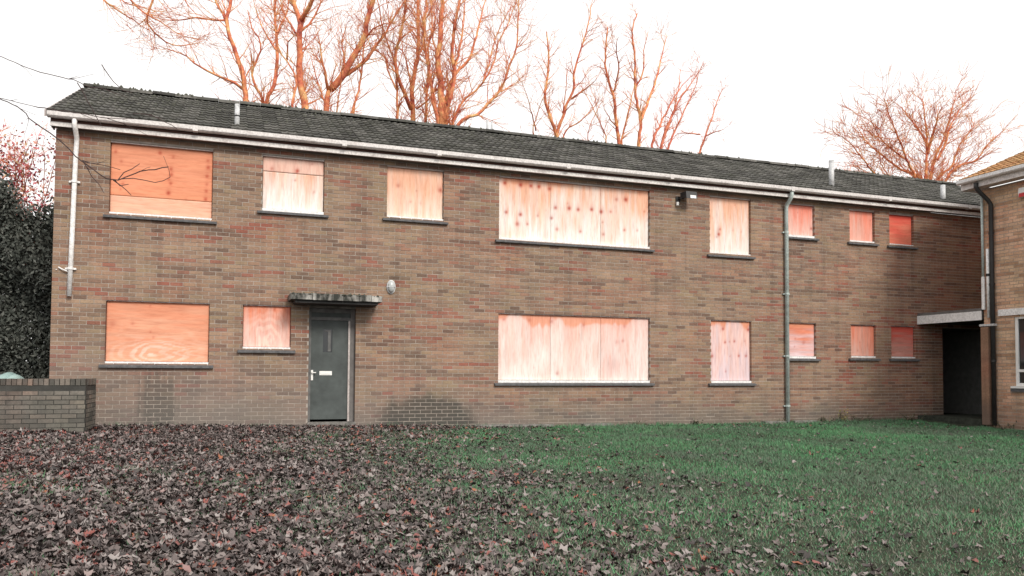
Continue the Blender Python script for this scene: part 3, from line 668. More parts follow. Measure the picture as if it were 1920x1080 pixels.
b = MB(); vs = []
for y in (YC + .27, YN - .2): vs += [(REX, y, REZ), (RRX, y, RRZ), (2 * RRX - REX, y, REZ), (2 * RRX - REX, y, REZ - .07), (RRX, y, RRZ - .09), (REX, y, REZ - .07)]
b.add(vs, [(i, (i + 1) % 6, 6 + (i + 1) % 6, 6 + i) for i in range(6)] + [tuple(range(6)), tuple(range(11, 5, -1))]); rroof = b.build('roof', 'felt', rb)
a23 = math.radians(23)
tile_roof(rroof, 'tile_warm', (REX - .03, YC + .29, REZ - .012), (0, -1, 0), (math.cos(a23), 0, math.sin(a23)), 0, -YN + YC + .4, 11, .338, 290, 14)
x = YC + .1
for i in range(18): link('ridge_tile', rid[i % 4], rroof, (RRX, YC + .05 - i * .455, RRZ + .05), (0, 0, math.pi / 2))
b = MB(); b.box((REX + .02, YN - .2, 5.70), (REX + .045, YC + .28, 5.875)); b.box((REX + .0455, YC + .255, 5.70), (XR + 6.3, YC + .28, 5.86)); b.build('fascia', 'fascia', rb)
b = MB(); b.box((REX + .046, YN - .18, 5.715), (XR - .002, YC + .25, 5.73)); b.build('soffit', 'fascia', rb)
b = MB(); vs = [(REX + gy_ + .21, z + .175) for gy_, z in gp]; nG = len(vs)
b.add([(q[0], YC + .3, q[1]) for q in vs] + [(q[0], YN - .2, q[1]) for q in vs], [(i, (i + 1) % nG, nG + (i + 1) % nG, nG + i) for i in range(nG)] + [tuple(range(nG)), tuple(range(2 * nG - 1, nG - 1, -1))])
rg = b.build('gutter', 'trim', rb)
# verge board of the gable end
b = MB(); t23 = math.tan(a23)
b.add([(REX - .02, YC + .30, REZ - .1), (RRX, YC + .30, RRZ - .1), (RRX, YC + .30, RRZ + .03), (REX - .02, YC + .30, REZ + .03), (REX - .02, YC + .285, REZ - .1), (RRX, YC + .285, RRZ - .1), (RRX, YC + .285, RRZ + .03), (REX - .02, YC + .285, REZ + .03)],
      [(0, 1, 2, 3), (7, 6, 5, 4), (4, 5, 1, 0), (5, 6, 2, 1), (6, 7, 3, 2), (7, 4, 0, 3)]); b.build('bargeboard', 'trim_dull', rb)
# white band, windows
b = MB(); b.box((XR - .06, YN + .3, 2.64), (XR - .004, -2.27, 2.79)); b.build('white_band', 'trim', rb)
for (a, c_, z0, z1) in ROP:
    b = MB(); xa, xb = XR + .03, XR + .09; y0, y1 = -c_, -a; w = .07
    b.box((xa, y0, z0), (xb, y0 + w, z1)); b.box((xa, y1 - w, z0), (xb, y1, z1)); b.box((xa, y0 + w, z0), (xb, y1 - w, z0 + w)); b.box((xa, y0 + w, z1 - w), (xb, y1 - w, z1))
    ym = y1 - .62; b.box((xa, ym - .03, z0 + w), (xb, ym + .03, z1 - w)); b.box((xa, ym + .03, z0 + .32), (xb, y1 - w, z0 + .38))
    wo_ = b.build('window', 'upvc', rb)
    for (p0, p1, q0, q1) in ((y0 + w, ym - .03, z0 + w, z1 - w), (ym + .03, y1 - w, z0 + .38, z1 - w), (ym + .03, y1 - w, z0 + w, z0 + .32)):
        b = MB(); b.box((xa + .03, p0, q0), (xa + .04, p1, q1)); b.build('pane', 'glass', wo_)
    b = MB(); b.box((XR - .07, y0 - .06, z0 - .05), (XR + .09, y1 + .06, z0 - .003)); b.build('sill', 'upvc', wo_)
    b = MB(); b.box((XR - .05, y0 - .08, z0 - .13), (XR - .003, y1 + .08, z0 - .055)); b.build('brick_sill', 'sill', wo_)
# pipes
b = MB(); b.tube([(REX - .02, -2.02, 5.80), (REX - .02, -2.02, 5.70), (REX + .03, -2.03, 5.62), (XR - .12, -2.12, 5.38), (XR - .065, -2.14, 5.28), (XR - .065, -2.14, 4.0), (XR - .065, -2.14, .1)], .05, 10)
dp = b.build('downpipe', 'dark_pipe', rb, True); dp['label'] = 'black downpipe with a bend below the gutter'
for z in (4.6, 3.4, 1.6):
    b = MB(); b.tube([(XR - .065, -2.14, z - .03), (XR - .065, -2.14, z + .03)], .06, 10); b.build('pipe_collar', 'dark_pipe', dp)
b = MB(); b.tube([(XR - .055, -2.03, 4.25), (XR - .055, -2.03, 2.62)], .036, 10); wp = b.build('downpipe', 'white_pipe', rb, True)
b = MB(); b.tube([(XR - .055, -2.03, 3.60), (XR - .055, -2.03, 3.66)], .046, 10); b.build('pipe_collar', 'dark_pipe', wp)
b = MB(); b.box((XR - .12, -2.2, 2.42), (XR - .004, -1.83, 2.47)); b.build('pipe_bracket', 'zinc', wp)
b = MB(); b.tube([(XR - .05, -1.895, 5.55), (XR - .05, -1.895, 3.6)], .03, 8); tp = b.build('downpipe', 'teal_pipe', rb, True)
b = MB(); b.tube([(XR - .05, -1.895, 3.6), (XR - .05, -1.895, 2.82)], .042, 8); b.build('pipe_section', 'white_pipe', tp)
b = MB(); b.box((XR - .13, -2.06, .1), (XR - .004, -1.87, 2.40)); b.build('pipe_boxing', 'brick', rb)
# link canopy between the two buildings
lc = thing('link_canopy', 'flat roofed canopy with pale edge bridging the two buildings over a dark passage', 'canopy', (20.5, -.9, .15))
b = MB(); b.box((19.79, -1.855, 2.60), (24.5, -.004, 2.83)); b.build('roof_slab', 'felt', lc)
b = MB(); b.box((19.755, -1.857, 2.575), (19.788, -.005, 2.79)); b.build('fascia', 'trim', lc)
b = MB(); b.box((19.77, -1.85, 2.795), (19.80, -.006, 2.86)); b.build('flashing', 'soffit', lc)
b = MB(); b.box((23.4, -1.855, .1), (23.5, -.004, 2.595)); b.build('added_end_wall', 'brick_old', lc)  # unseen wall added to close the passage so it stays dark
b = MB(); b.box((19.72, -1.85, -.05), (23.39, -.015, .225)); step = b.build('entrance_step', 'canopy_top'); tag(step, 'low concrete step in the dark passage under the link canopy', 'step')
# alarm box
ab = thing('alarm_box', 'white and red alarm box high on the right-hand building', 'alarm box', (XR, -2.98, 5.4))
b = MB(); prof = [(-.13, 5.29), (.13, 5.29), (.15, 5.40), (.13, 5.52), (-.13, 5.52), (-.15, 5.40)]
b.add([(XR - .003, -2.98 + y, z) for y, z in prof] + [(XR - .09, -2.98 + y * .9, 5.4 + (z - 5.4) * .9) for y, z in prof], [(i, (i + 1) % 6, 6 + (i + 1) % 6, 6 + i) for i in range(6)] + [tuple(range(6, 12))]); b.build('case', 'metal_white', ab)
b = MB(); b.box((XR - .1, -3.09, 5.295), (XR - .091, -2.87, 5.385)); b.build('red_panel', 'red', ab)

# ------------------------------------------------------------------ low garden wall at the left
lw = thing('garden_wall', 'low grey brick garden wall with upright coping bricks at the left edge', 'wall', (0, -1.1, .2))
WT = 1.0
body = brickwall(lw, (0, -1.1, 0), (1, 0, 0), (0, -1, 0), -5, .74, .02, WT - .001, [], 'brick_old', 'mortar_dark', 230, seed=21, height=.0755)
brickwall(lw, (.74, 0, 0), (0, -1, 0), (1, 0, 0), .005, .995, .02, WT - .001, [], 'brick_old', 'mortar_dark', 70, seed=22, height=.0755)
b = MB(); b.box((-5, -.995, .02), (.63, -.88, WT - .003)); b.build('back_leaf', 'mortar_dark', lw)
b = MB(); b.box((-5, -1.09, WT), (.735, -.885, WT + .012)); b.build('bed_joint', 'mortar_dark', lw)
rs = random.Random(31); cm = [None] * 8
for q in range(8):
    b = MB(); b.box((-.0325, -.1075, -.0525), (.0325, .1075, .0525), q / 7); cm[q] = b.mesh('coping_brick', 'brick_old')
x = .70
while x > -4.9:
    link('coping_brick', rs.choice(cm), lw, (x, -.99 + rs.gauss(0, .003), WT + .062 + rs.gauss(0, .002)), (0, rs.gauss(0, .012), rs.gauss(0, .01))); x -= .076
y = -.84
while y < -.04:
    link('coping_brick', rs.choice(cm), lw, (.635 + rs.gauss(0, .003), y, WT + .062 + rs.gauss(0, .002)), (0, rs.gauss(0, .012), math.pi / 2)); y += .076
# turquoise cover behind it
tc = thing('tarpaulin', 'pale turquoise tarpaulin heap showing just above the low garden wall', 'tarpaulin', (-1.0, 1.4, .25))
b = MB(); nu, nv = 26, 18; vs = []
for j in range(nv):
    for i in range(nu):
        u, v_ = i / (nu - 1) * 2 - 1, j / (nv - 1) * 2 - 1; r = (abs(u) ** 3 + abs(v_) ** 3)
        h = max(0, 1 - r) ** .45; z = .22 + (.935 + .04 * math.sin(u * 7 + v_ * 3) + .03 * math.sin(u * 13 - v_ * 8)) * h
        vs.append((-1.05 + u * .72, 1.4 + v_ * .55, z))
b.add(vs, [(j * nu + i, j * nu + i + 1, (j + 1) * nu + i + 1, (j + 1) * nu + i) for j in range(nv - 1) for i in range(nu - 1)]); b.build('cover', 'tarp', tc, True)
b = MB(); b.tube([(-1.75, 1.4, .9), (-1.05, .86, .86), (-.35, 1.4, .9), (-1.05, 1.94, .86), (-1.75, 1.4, .9)], .012, 6); b.build('rope', 'trim_dull', tc)

# surveyed limbs: (radius at base, radius at tip, points in metres)
TREES = {
 'A': [(0.125, 0.048, [(3.45, 14.0, 9.85), (3.38, 14.0, 10.72), (3.26, 14.0, 11.77), (3.06, 14.0, 12.43), (2.87, 14.0, 12.99), (2.68, 14.0, 13.54), (2.66, 14.0, 13.93), (2.77, 14.0, 14.63), (2.84, 14.0, 15.82), (3.04, 14.0, 17.03)]), (0.058, 0.019, [(3.26, 14.0, 11.42), (2.95, 14.06, 11.66), (2.49, 14.13, 11.82), (2.04, 14.19, 12.01), (1.59, 14.25, 12.26), (1.32, 14.32, 12.5), (0.87, 14.38, 12.65), (0.43, 14.44, 12.75)]), (0.057, 0.019, [(2.68, 14.0, 13.64), (2.5, 14.22, 14.19), (2.35, 14.44, 14.52), (2.19, 14.65, 14.93), (1.86, 14.87, 15.87)]), (0.038, 0.019, [(2.67, 14.0, 13.87), (2.19, 14.21, 13.89), (1.64, 14.43, 13.99), (1.01, 14.64, 13.9), (0.55, 14.85, 13.92), (0.01, 15.06, 14.06)]), (0.047, 0.019, [(0.42, 14.0, 15.0), (0.17, 14.2, 14.19), (0.0, 14.4, 13.77), (0.02, 14.6, 13.58), (0.22, 14.8, 13.36), (0.56, 15.0, 13.18), (0.99, 15.19, 13.16), (1.43, 15.39, 13.37), (1.75, 15.59, 13.6)]), (0.037, 0.014, [(-0.58, 14.0, 14.17), (-0.08, 14.17, 13.76), (0.42, 14.35, 13.63), (0.76, 14.52, 13.46), (1.2, 14.69, 13.35), (1.73, 14.86, 13.36)]), (0.036, 0.014, [(-1.56, 14.0, 14.13), (-1.03, 14.38, 13.88), (-0.48, 14.76, 13.7), (-0.08, 15.14, 13.59), (0.34, 15.52, 13.52)]), (0.027, 0.014, [(-1.08, 14.0, 14.36), (-0.6, 13.58, 13.78), (-0.11, 13.15, 13.55), (0.31, 12.73, 13.28), (0.75, 12.3, 13.13)]), (0.028, 0.014, [(1.12, 14.0, 14.64), (1.34, 13.96, 14.18), (1.57, 13.92, 13.91), (1.84, 13.88, 13.84)])],
 'B': [(0.083, 0.031, [(4.15, 16.0, 10.5), (4.03, 16.0, 11.7), (3.73, 16.0, 12.23), (3.58, 16.0, 12.73), (3.71, 16.0, 13.27), (3.86, 16.0, 13.71), (3.79, 16.0, 14.23), (3.55, 16.0, 14.51), (3.38, 16.0, 15.22)]), (0.103, 0.052, [(4.19, 16.0, 10.51), (4.12, 16.2, 11.78), (4.34, 16.4, 12.34), (4.48, 16.6, 13.07), (4.53, 16.8, 14.01), (4.49, 17.0, 14.96), (4.42, 17.2, 15.91), (4.56, 17.4, 17.13), (4.72, 17.6, 18.6)]), (0.042, 0.016, [(4.47, 16.0, 13.8), (4.19, 16.13, 14.24), (4.03, 16.27, 14.59), (3.79, 16.4, 15.14), (3.58, 16.54, 15.91)]), (0.042, 0.016, [(4.46, 16.0, 14.54), (4.7, 16.48, 15.21), (4.93, 16.96, 16.0), (4.94, 17.44, 16.99)])],
 'C': [(0.171, 0.095, [(5.35, 13.0, 9.58), (5.33, 13.0, 10.79), (5.19, 13.0, 11.39), (5.13, 13.0, 12.05), (5.12, 13.0, 12.73), (5.11, 13.0, 13.41), (5.08, 13.0, 13.98), (4.83, 13.0, 14.52), (4.68, 13.0, 15.08), (4.39, 13.0, 16.19)]), (0.095, 0.057, [(5.1, 13.0, 13.79), (5.31, 12.65, 14.02), (5.47, 12.3, 14.32), (5.54, 11.96, 14.74), (5.73, 11.61, 15.73)]), (0.085, 0.038, [(5.05, 13.0, 9.74), (4.89, 12.98, 10.73), (5.02, 12.96, 11.45), (4.91, 12.94, 11.91), (4.68, 12.93, 12.25), (4.49, 12.91, 12.45), (4.31, 12.89, 12.85)]), (0.038, 0.019, [(4.68, 13.0, 12.34), (4.69, 12.7, 12.84), (4.85, 12.39, 12.96), (4.74, 12.09, 13.16)]), (0.048, 0.019, [(5.13, 13.0, 13.41), (5.44, 13.04, 13.76), (5.63, 13.08, 14.1), (5.81, 13.12, 14.64), (5.86, 13.16, 15.36)]), (0.048, 0.019, [(5.09, 13.0, 13.21), (4.8, 13.09, 13.68), (4.52, 13.18, 14.16), (4.48, 13.27, 14.78)])],
 'D': [(0.195, 0.146, [(6.11, 13.5, 9.7), (6.13, 13.5, 10.93), (6.24, 13.5, 11.69)]), (0.137, 0.059, [(6.24, 13.5, 11.63), (6.62, 13.25, 12.05), (6.97, 13.0, 12.7), (7.31, 12.75, 13.34), (7.45, 12.5, 14.14), (7.59, 12.25, 14.64), (7.77, 12.0, 15.34), (8.15, 11.75, 16.45)]), (0.079, 0.039, [(6.66, 13.5, 12.15), (7.12, 13.33, 12.45), (7.57, 13.16, 12.85), (7.83, 12.99, 13.32), (8.19, 12.82, 13.8), (8.41, 12.65, 14.26), (8.81, 12.48, 14.95)]), (0.059, 0.024, [(6.18, 13.5, 11.59), (6.1, 13.3, 11.9), (5.95, 13.1, 12.4), (5.81, 12.9, 12.99), (5.69, 12.71, 13.37)]), (0.039, 0.02, [(6.11, 13.5, 11.08), (5.94, 14.0, 11.83), (5.79, 14.5, 12.59), (5.69, 15.0, 13.38)]), (0.059, 0.03, [(6.98, 13.5, 9.89), (7.09, 13.66, 10.95), (7.33, 13.82, 11.84), (7.51, 13.98, 12.94), (7.58, 14.14, 13.84), (7.73, 14.3, 15.17), (7.7, 14.46, 16.5)]), (0.059, 0.02, [(6.49, 13.5, 10.04), (6.48, 13.19, 10.93), (6.55, 12.89, 11.52), (6.54, 12.58, 12.0), (6.42, 12.27, 12.44)]), (0.049, 0.02, [(6.66, 13.5, 12.15), (6.81, 13.86, 13.0), (6.73, 14.21, 13.74), (6.97, 14.57, 14.54)]), (0.04, 0.02, [(7.46, 13.5, 13.67), (7.74, 13.07, 13.94), (8.06, 12.63, 14.0), (8.46, 12.2, 13.88)]), (0.039, 0.019, [(5.34, 13.5, 10.93), (5.73, 13.71, 11.2), (6.04, 13.92, 11.51)])],
 'E': [(0.126, 0.063, [(9.62, 14.5, 10.24), (9.59, 14.5, 11.36), (9.52, 14.5, 12.35), (9.68, 14.5, 13.44), (9.77, 14.5, 14.52), (9.72, 14.5, 15.37), (9.75, 14.5, 16.45), (9.85, 14.5, 17.98)]), (0.073, 0.031, [(9.07, 14.5, 10.29), (8.92, 14.31, 11.2), (8.87, 14.12, 12.14), (8.72, 13.92, 13.09), (8.47, 13.73, 13.6), (8.27, 13.54, 13.91), (8.09, 13.35, 14.31), (7.9, 13.16, 15.11)]), (0.084, 0.031, [(9.48, 14.5, 11.6), (9.32, 14.24, 11.82), (8.99, 13.99, 12.32), (8.79, 13.73, 12.61), (8.67, 13.48, 13.32), (8.81, 13.22, 14.06), (8.91, 12.96, 14.78), (8.88, 12.71, 15.87)]), (0.074, 0.032, [(10.07, 14.5, 10.29), (10.13, 14.69, 11.37), (10.21, 14.88, 12.35), (10.31, 15.07, 13.52), (10.35, 15.26, 14.48), (10.54, 15.46, 15.47), (10.53, 15.65, 16.67), (10.72, 15.84, 18.14)]), (0.042, 0.021, [(9.54, 14.5, 12.35), (9.3, 14.24, 13.08), (9.03, 13.98, 13.67), (8.56, 13.72, 13.81), (8.21, 13.45, 13.82)]), (0.042, 0.021, [(9.69, 14.5, 11.63), (10.04, 14.16, 11.88), (10.34, 13.82, 12.26), (10.67, 13.48, 12.52)]), (0.053, 0.021, [(9.72, 14.5, 13.66), (10.12, 15.08, 14.59), (10.2, 15.66, 15.72), (10.49, 16.24, 16.93)]), (0.042, 0.021, [(8.94, 14.5, 12.28), (8.69, 14.84, 13.0), (8.57, 15.17, 13.75), (8.15, 15.51, 14.25), (7.99, 15.84, 14.47)])],
 'F': [(0.182, 0.091, [(10.4, 13.0, 9.71), (10.37, 13.0, 10.76), (10.32, 13.0, 11.53), (10.28, 13.0, 12.24), (10.2, 13.0, 13.16), (10.26, 13.0, 13.99), (10.35, 13.0, 15.44), (10.46, 13.0, 16.91)]), (0.121, 0.051, [(10.53, 13.0, 9.92), (10.47, 12.91, 10.81), (10.65, 12.81, 11.72), (10.76, 12.72, 12.51), (10.64, 12.62, 13.28), (10.69, 12.53, 14.06), (10.78, 12.43, 14.85), (10.96, 12.34, 15.86), (11.17, 12.24, 17.07)]), (0.081, 0.03, [(10.43, 13.0, 11.24), (10.71, 13.28, 12.19), (11.09, 13.55, 12.97), (11.67, 13.83, 13.68), (12.08, 14.11, 14.93), (12.38, 14.38, 15.97), (12.69, 14.66, 17.03)]), (0.101, 0.04, [(10.19, 13.0, 9.79), (10.23, 13.02, 10.75), (10.02, 13.04, 11.51), (9.94, 13.06, 12.32), (9.77, 13.08, 13.13), (9.66, 13.1, 14.14), (9.76, 13.12, 15.4), (9.71, 13.14, 16.64)]), (0.061, 0.025, [(10.61, 13.0, 10.03), (10.87, 13.07, 11.01), (11.22, 13.14, 11.69), (11.61, 13.21, 12.07), (12.06, 13.28, 12.58), (12.51, 13.36, 13.4), (12.75, 13.43, 14.32), (13.11, 13.5, 15.05), (13.47, 13.57, 16.0), (13.72, 13.64, 16.95)]), (0.081, 0.03, [(10.71, 13.0, 9.94), (11.11, 12.87, 10.87), (11.68, 12.73, 11.08), (12.06, 12.6, 11.51), (12.55, 12.47, 12.15), (12.82, 12.34, 12.96), (13.05, 12.2, 13.67), (13.08, 12.07, 14.65), (13.03, 11.94, 15.82)]), (0.051, 0.02, [(10.83, 13.0, 12.83), (11.15, 13.4, 13.76), (11.39, 13.79, 14.9), (11.58, 14.19, 16.19), (11.98, 14.59, 17.32)]), (0.041, 0.021, [(11.97, 13.0, 12.46), (12.3, 13.17, 13.31), (12.44, 13.34, 13.92), (12.89, 13.51, 15.13), (13.39, 13.69, 16.04)]), (0.031, 0.012, [(12.73, 13.0, 12.21), (13.47, 13.84, 12.85), (14.14, 14.68, 13.45)]), (0.04, 0.02, [(10.25, 13.0, 13.16), (10.11, 13.47, 14.05), (10.28, 13.94, 15.22), (10.23, 14.42, 16.28)])],
 'G': [(0.102, 0.045, [(15.95, 15.0, 10.35), (15.87, 15.0, 11.44), (15.57, 15.0, 12.26), (15.37, 15.0, 13.03), (15.49, 15.0, 13.97), (15.51, 15.0, 15.12), (15.43, 15.0, 15.81)]), (0.091, 0.034, [(15.97, 15.0, 10.35), (15.9, 14.91, 11.46), (16.11, 14.82, 12.15), (16.31, 14.73, 12.83), (16.52, 14.64, 13.29), (16.55, 14.55, 14.18), (16.81, 14.46, 15.1), (17.06, 14.37, 16.02), (17.17, 14.28, 16.92)]), (0.057, 0.023, [(16.12, 15.0, 10.59), (16.27, 14.9, 11.59), (16.85, 14.8, 12.0), (17.3, 14.7, 12.48), (17.58, 14.6, 12.83), (17.33, 14.5, 13.3)]), (0.046, 0.017, [(16.61, 15.0, 13.07), (17.03, 14.4, 13.39), (17.24, 13.8, 13.61)]), (0.056, 0.023, [(15.33, 15.0, 10.51), (14.68, 14.57, 11.28), (14.75, 14.15, 12.12), (14.81, 13.72, 12.58)]), (0.034, 0.014, [(14.97, 15.0, 11.5), (14.57, 14.48, 11.98), (14.2, 13.96, 12.43), (13.73, 13.43, 12.95)]), (0.034, 0.017, [(16.19, 15.0, 12.17), (16.16, 14.76, 12.82), (16.15, 14.52, 13.43), (16.09, 14.28, 14.02)])],
 'H': [(0.109, 0.048, [(19.46, 16.0, 10.7), (19.38, 16.0, 11.84), (19.24, 16.0, 12.75), (19.11, 16.0, 13.83), (18.84, 16.0, 14.53), (18.7, 16.0, 15.25), (18.75, 16.0, 16.23), (18.78, 16.0, 16.97)]), (0.073, 0.03, [(19.54, 16.0, 10.83), (19.59, 16.09, 11.91), (19.88, 16.19, 12.88), (20.2, 16.28, 14.06), (20.39, 16.37, 14.62)]), (0.048, 0.018, [(19.11, 16.0, 13.96), (19.07, 15.4, 14.83), (18.63, 14.81, 15.5), (18.45, 14.21, 15.71)]), (0.048, 0.024, [(18.84, 16.0, 10.88), (18.79, 16.16, 11.99), (18.46, 16.32, 12.88), (18.14, 16.48, 13.63), (17.81, 16.64, 14.38)]), (0.048, 0.018, [(18.05, 16.0, 11.04), (17.77, 15.81, 11.92), (17.99, 15.61, 12.73), (18.36, 15.42, 13.43)]), (0.036, 0.018, [(19.32, 16.0, 12.39), (18.8, 15.66, 12.59), (18.29, 15.32, 12.91)])],
 'I': [(0.091, 0.046, [(19.36, 14.0, 10.08), (19.29, 14.0, 11.11), (19.39, 14.0, 12.04), (19.18, 14.0, 13.18), (19.11, 14.0, 14.09), (19.11, 14.0, 15.02), (18.98, 14.0, 15.94), (19.24, 14.0, 16.79)]), (0.069, 0.023, [(19.39, 14.0, 12.09), (19.92, 14.29, 13.13), (20.48, 14.57, 14.25), (20.92, 14.86, 15.37), (21.36, 15.15, 16.65)]), (0.046, 0.017, [(19.18, 14.0, 13.52), (19.53, 13.98, 14.38), (19.52, 13.95, 15.18), (19.72, 13.93, 16.02)])],
 'J': [(0.085, 0.024, [(21.01, 15.5, 10.47), (20.79, 15.5, 11.63), (21.29, 15.5, 12.71), (21.84, 15.5, 13.76), (22.41, 15.5, 14.58), (22.98, 15.5, 15.15)]), (0.097, 0.024, [(21.23, 15.5, 10.5), (21.21, 15.37, 11.63), (21.46, 15.23, 12.53), (22.02, 15.1, 13.77), (22.64, 14.97, 14.67), (23.07, 14.84, 15.42)]), (0.073, 0.024, [(21.42, 15.5, 10.51), (21.69, 15.48, 11.71), (22.24, 15.47, 12.93), (22.95, 15.45, 14.38), (23.22, 15.43, 15.16)]), (0.049, 0.018, [(21.42, 15.5, 11.99), (22.05, 15.75, 13.24), (22.48, 15.99, 14.5), (22.75, 16.24, 15.64)])],
 'K': [(0.078, 0.026, [(24.22, 17.0, 10.87), (24.29, 17.0, 12.11), (24.68, 17.0, 13.02), (25.3, 17.0, 14.67), (25.64, 17.0, 15.38)]), (0.039, 0.02, [(24.59, 17.0, 12.87), (24.6, 16.2, 12.83), (24.53, 15.41, 12.72)]), (0.039, 0.019, [(24.29, 17.0, 12.92), (24.17, 17.86, 13.21), (24.09, 18.71, 13.44)])],
 'L': [(0.143, 0.048, [(41.94, 20.0, 10.93), (41.89, 20.0, 12.91), (41.96, 20.0, 14.14), (42.02, 20.0, 15.44), (41.92, 20.0, 16.56), (41.73, 20.0, 17.73)]), (0.096, 0.032, [(42.01, 20.0, 14.47), (41.9, 19.43, 15.58), (41.7, 18.85, 16.5), (41.39, 18.28, 16.75)]), (0.127, 0.04, [(42.11, 20.0, 10.94), (42.47, 20.18, 13.01), (43.12, 20.36, 14.67), (43.98, 20.54, 15.8), (44.88, 20.72, 17.78), (45.42, 20.9, 18.81)]), (0.111, 0.032, [(41.82, 20.0, 11.24), (41.66, 20.21, 13.04), (40.44, 20.41, 13.52), (39.65, 20.62, 14.08), (38.85, 20.83, 14.69), (38.25, 21.03, 15.33), (37.98, 21.24, 16.16)]), (0.095, 0.032, [(41.62, 20.0, 11.54), (40.72, 19.71, 13.0), (39.83, 19.42, 13.79), (39.14, 19.13, 14.58), (38.46, 18.84, 15.04), (37.61, 18.55, 16.08), (37.06, 18.27, 16.68)]), (0.096, 0.032, [(42.36, 20.0, 11.28), (43.19, 20.26, 13.19), (44.58, 20.52, 14.2), (45.56, 20.78, 15.7), (47.24, 21.04, 17.14)]), (0.096, 0.032, [(42.66, 20.0, 11.3), (43.43, 19.9, 13.12), (44.41, 19.81, 14.0), (45.6, 19.71, 14.42), (46.48, 19.61, 15.47), (47.85, 19.52, 16.49)]), (0.08, 0.032, [(42.8, 20.0, 14.22), (43.56, 20.09, 15.3), (44.25, 20.19, 16.71), (45.39, 20.28, 18.14)]), (0.079, 0.024, [(40.39, 20.0, 11.45), (37.58, 19.56, 12.83), (36.4, 19.12, 13.38), (35.06, 18.67, 14.03), (33.67, 18.23, 14.35)]), (0.063, 0.024, [(40.43, 20.0, 13.99), (38.29, 19.46, 14.58), (36.99, 18.91, 15.21), (36.09, 18.37, 15.69)]), (0.063, 0.024, [(39.98, 20.0, 11.1), (38.71, 19.71, 12.82), (37.85, 19.43, 13.6), (37.51, 19.14, 14.72), (36.93, 18.85, 15.48)]), (0.08, 0.032, [(42.02, 20.0, 15.11), (41.87, 20.55, 16.23), (41.63, 21.09, 17.18), (41.78, 21.64, 17.87)])],
 'Z': [(0.0116, 0.0058, [(-1.25, -5.259, 4.916), (-0.425, -5.542, 4.631), (0.237, -5.766, 4.344), (0.75, -5.939, 4.115), (0.872, -5.978, 3.988), (1.011, -6.023, 3.885), (1.16, -6.072, 3.781), (1.288, -6.113, 3.654), (1.427, -6.157, 3.527), (1.538, -6.193, 3.435), (1.677, -6.239, 3.337), (1.798, -6.281, 3.321), (1.895, -6.318, 3.368), (2.031, -6.368, 3.415), (2.167, -6.417, 3.439), (2.304, -6.467, 3.469)]), (0.0058, 0.0029, [(1.427, -6.157, 3.527), (1.565, -6.205, 3.493), (1.702, -6.253, 3.471), (1.812, -6.291, 3.437)]), (0.0058, 0.0029, [(1.83, -6.293, 3.338), (1.95, -6.336, 3.339), (2.06, -6.375, 3.322), (2.17, -6.413, 3.294), (2.252, -6.442, 3.312), (2.333, -6.473, 3.347)]), (0.0058, 0.0029, [(1.743, -6.261, 3.32), (1.832, -6.29, 3.251), (1.887, -6.308, 3.205), (1.932, -6.322, 3.159)]), (0.0058, 0.0029, [(1.427, -6.157, 3.527), (1.523, -6.185, 3.366), (1.596, -6.207, 3.279), (1.652, -6.224, 3.192)]), (0.0058, 0.0029, [(1.798, -6.281, 3.321), (1.851, -6.303, 3.396), (1.938, -6.336, 3.438), (2.013, -6.365, 3.496)]), (0.0058, 0.0029, [(1.759, -6.267, 3.32), (1.815, -6.285, 3.263), (1.897, -6.315, 3.281)]), (0.0087, 0.0044, [(-0.543, -5.52, 5.152), (0.229, -5.781, 4.809), (0.89, -6.006, 4.522), (1.313, -6.152, 4.409), (1.44, -6.195, 4.351), (1.577, -6.243, 4.323), (1.687, -6.281, 4.301)]), (0.0058, 0.0029, [(1.357, -6.167, 4.38), (1.47, -6.199, 4.178), (1.544, -6.219, 4.033), (1.612, -6.238, 3.911)]), (0.0058, 0.0029, [(1.6, -6.261, 4.585), (1.724, -6.298, 4.394), (1.824, -6.33, 4.307), (1.923, -6.364, 4.273)]), (0.0073, 0.0035, [(0.237, -5.765, 4.315), (0.677, -5.916, 4.173), (1.089, -6.059, 4.088), (1.391, -6.165, 4.049), (1.665, -6.261, 3.993), (1.939, -6.358, 3.983)]), (0.0058, 0.0029, [(1.938, -6.36, 4.041), (2.129, -6.428, 4.031), (2.267, -6.474, 3.962), (2.389, -6.514, 3.881)]), (0.0044, 0.0029, [(1.665, -6.261, 3.993), (1.83, -6.317, 3.936), (1.995, -6.375, 3.914)])],
}

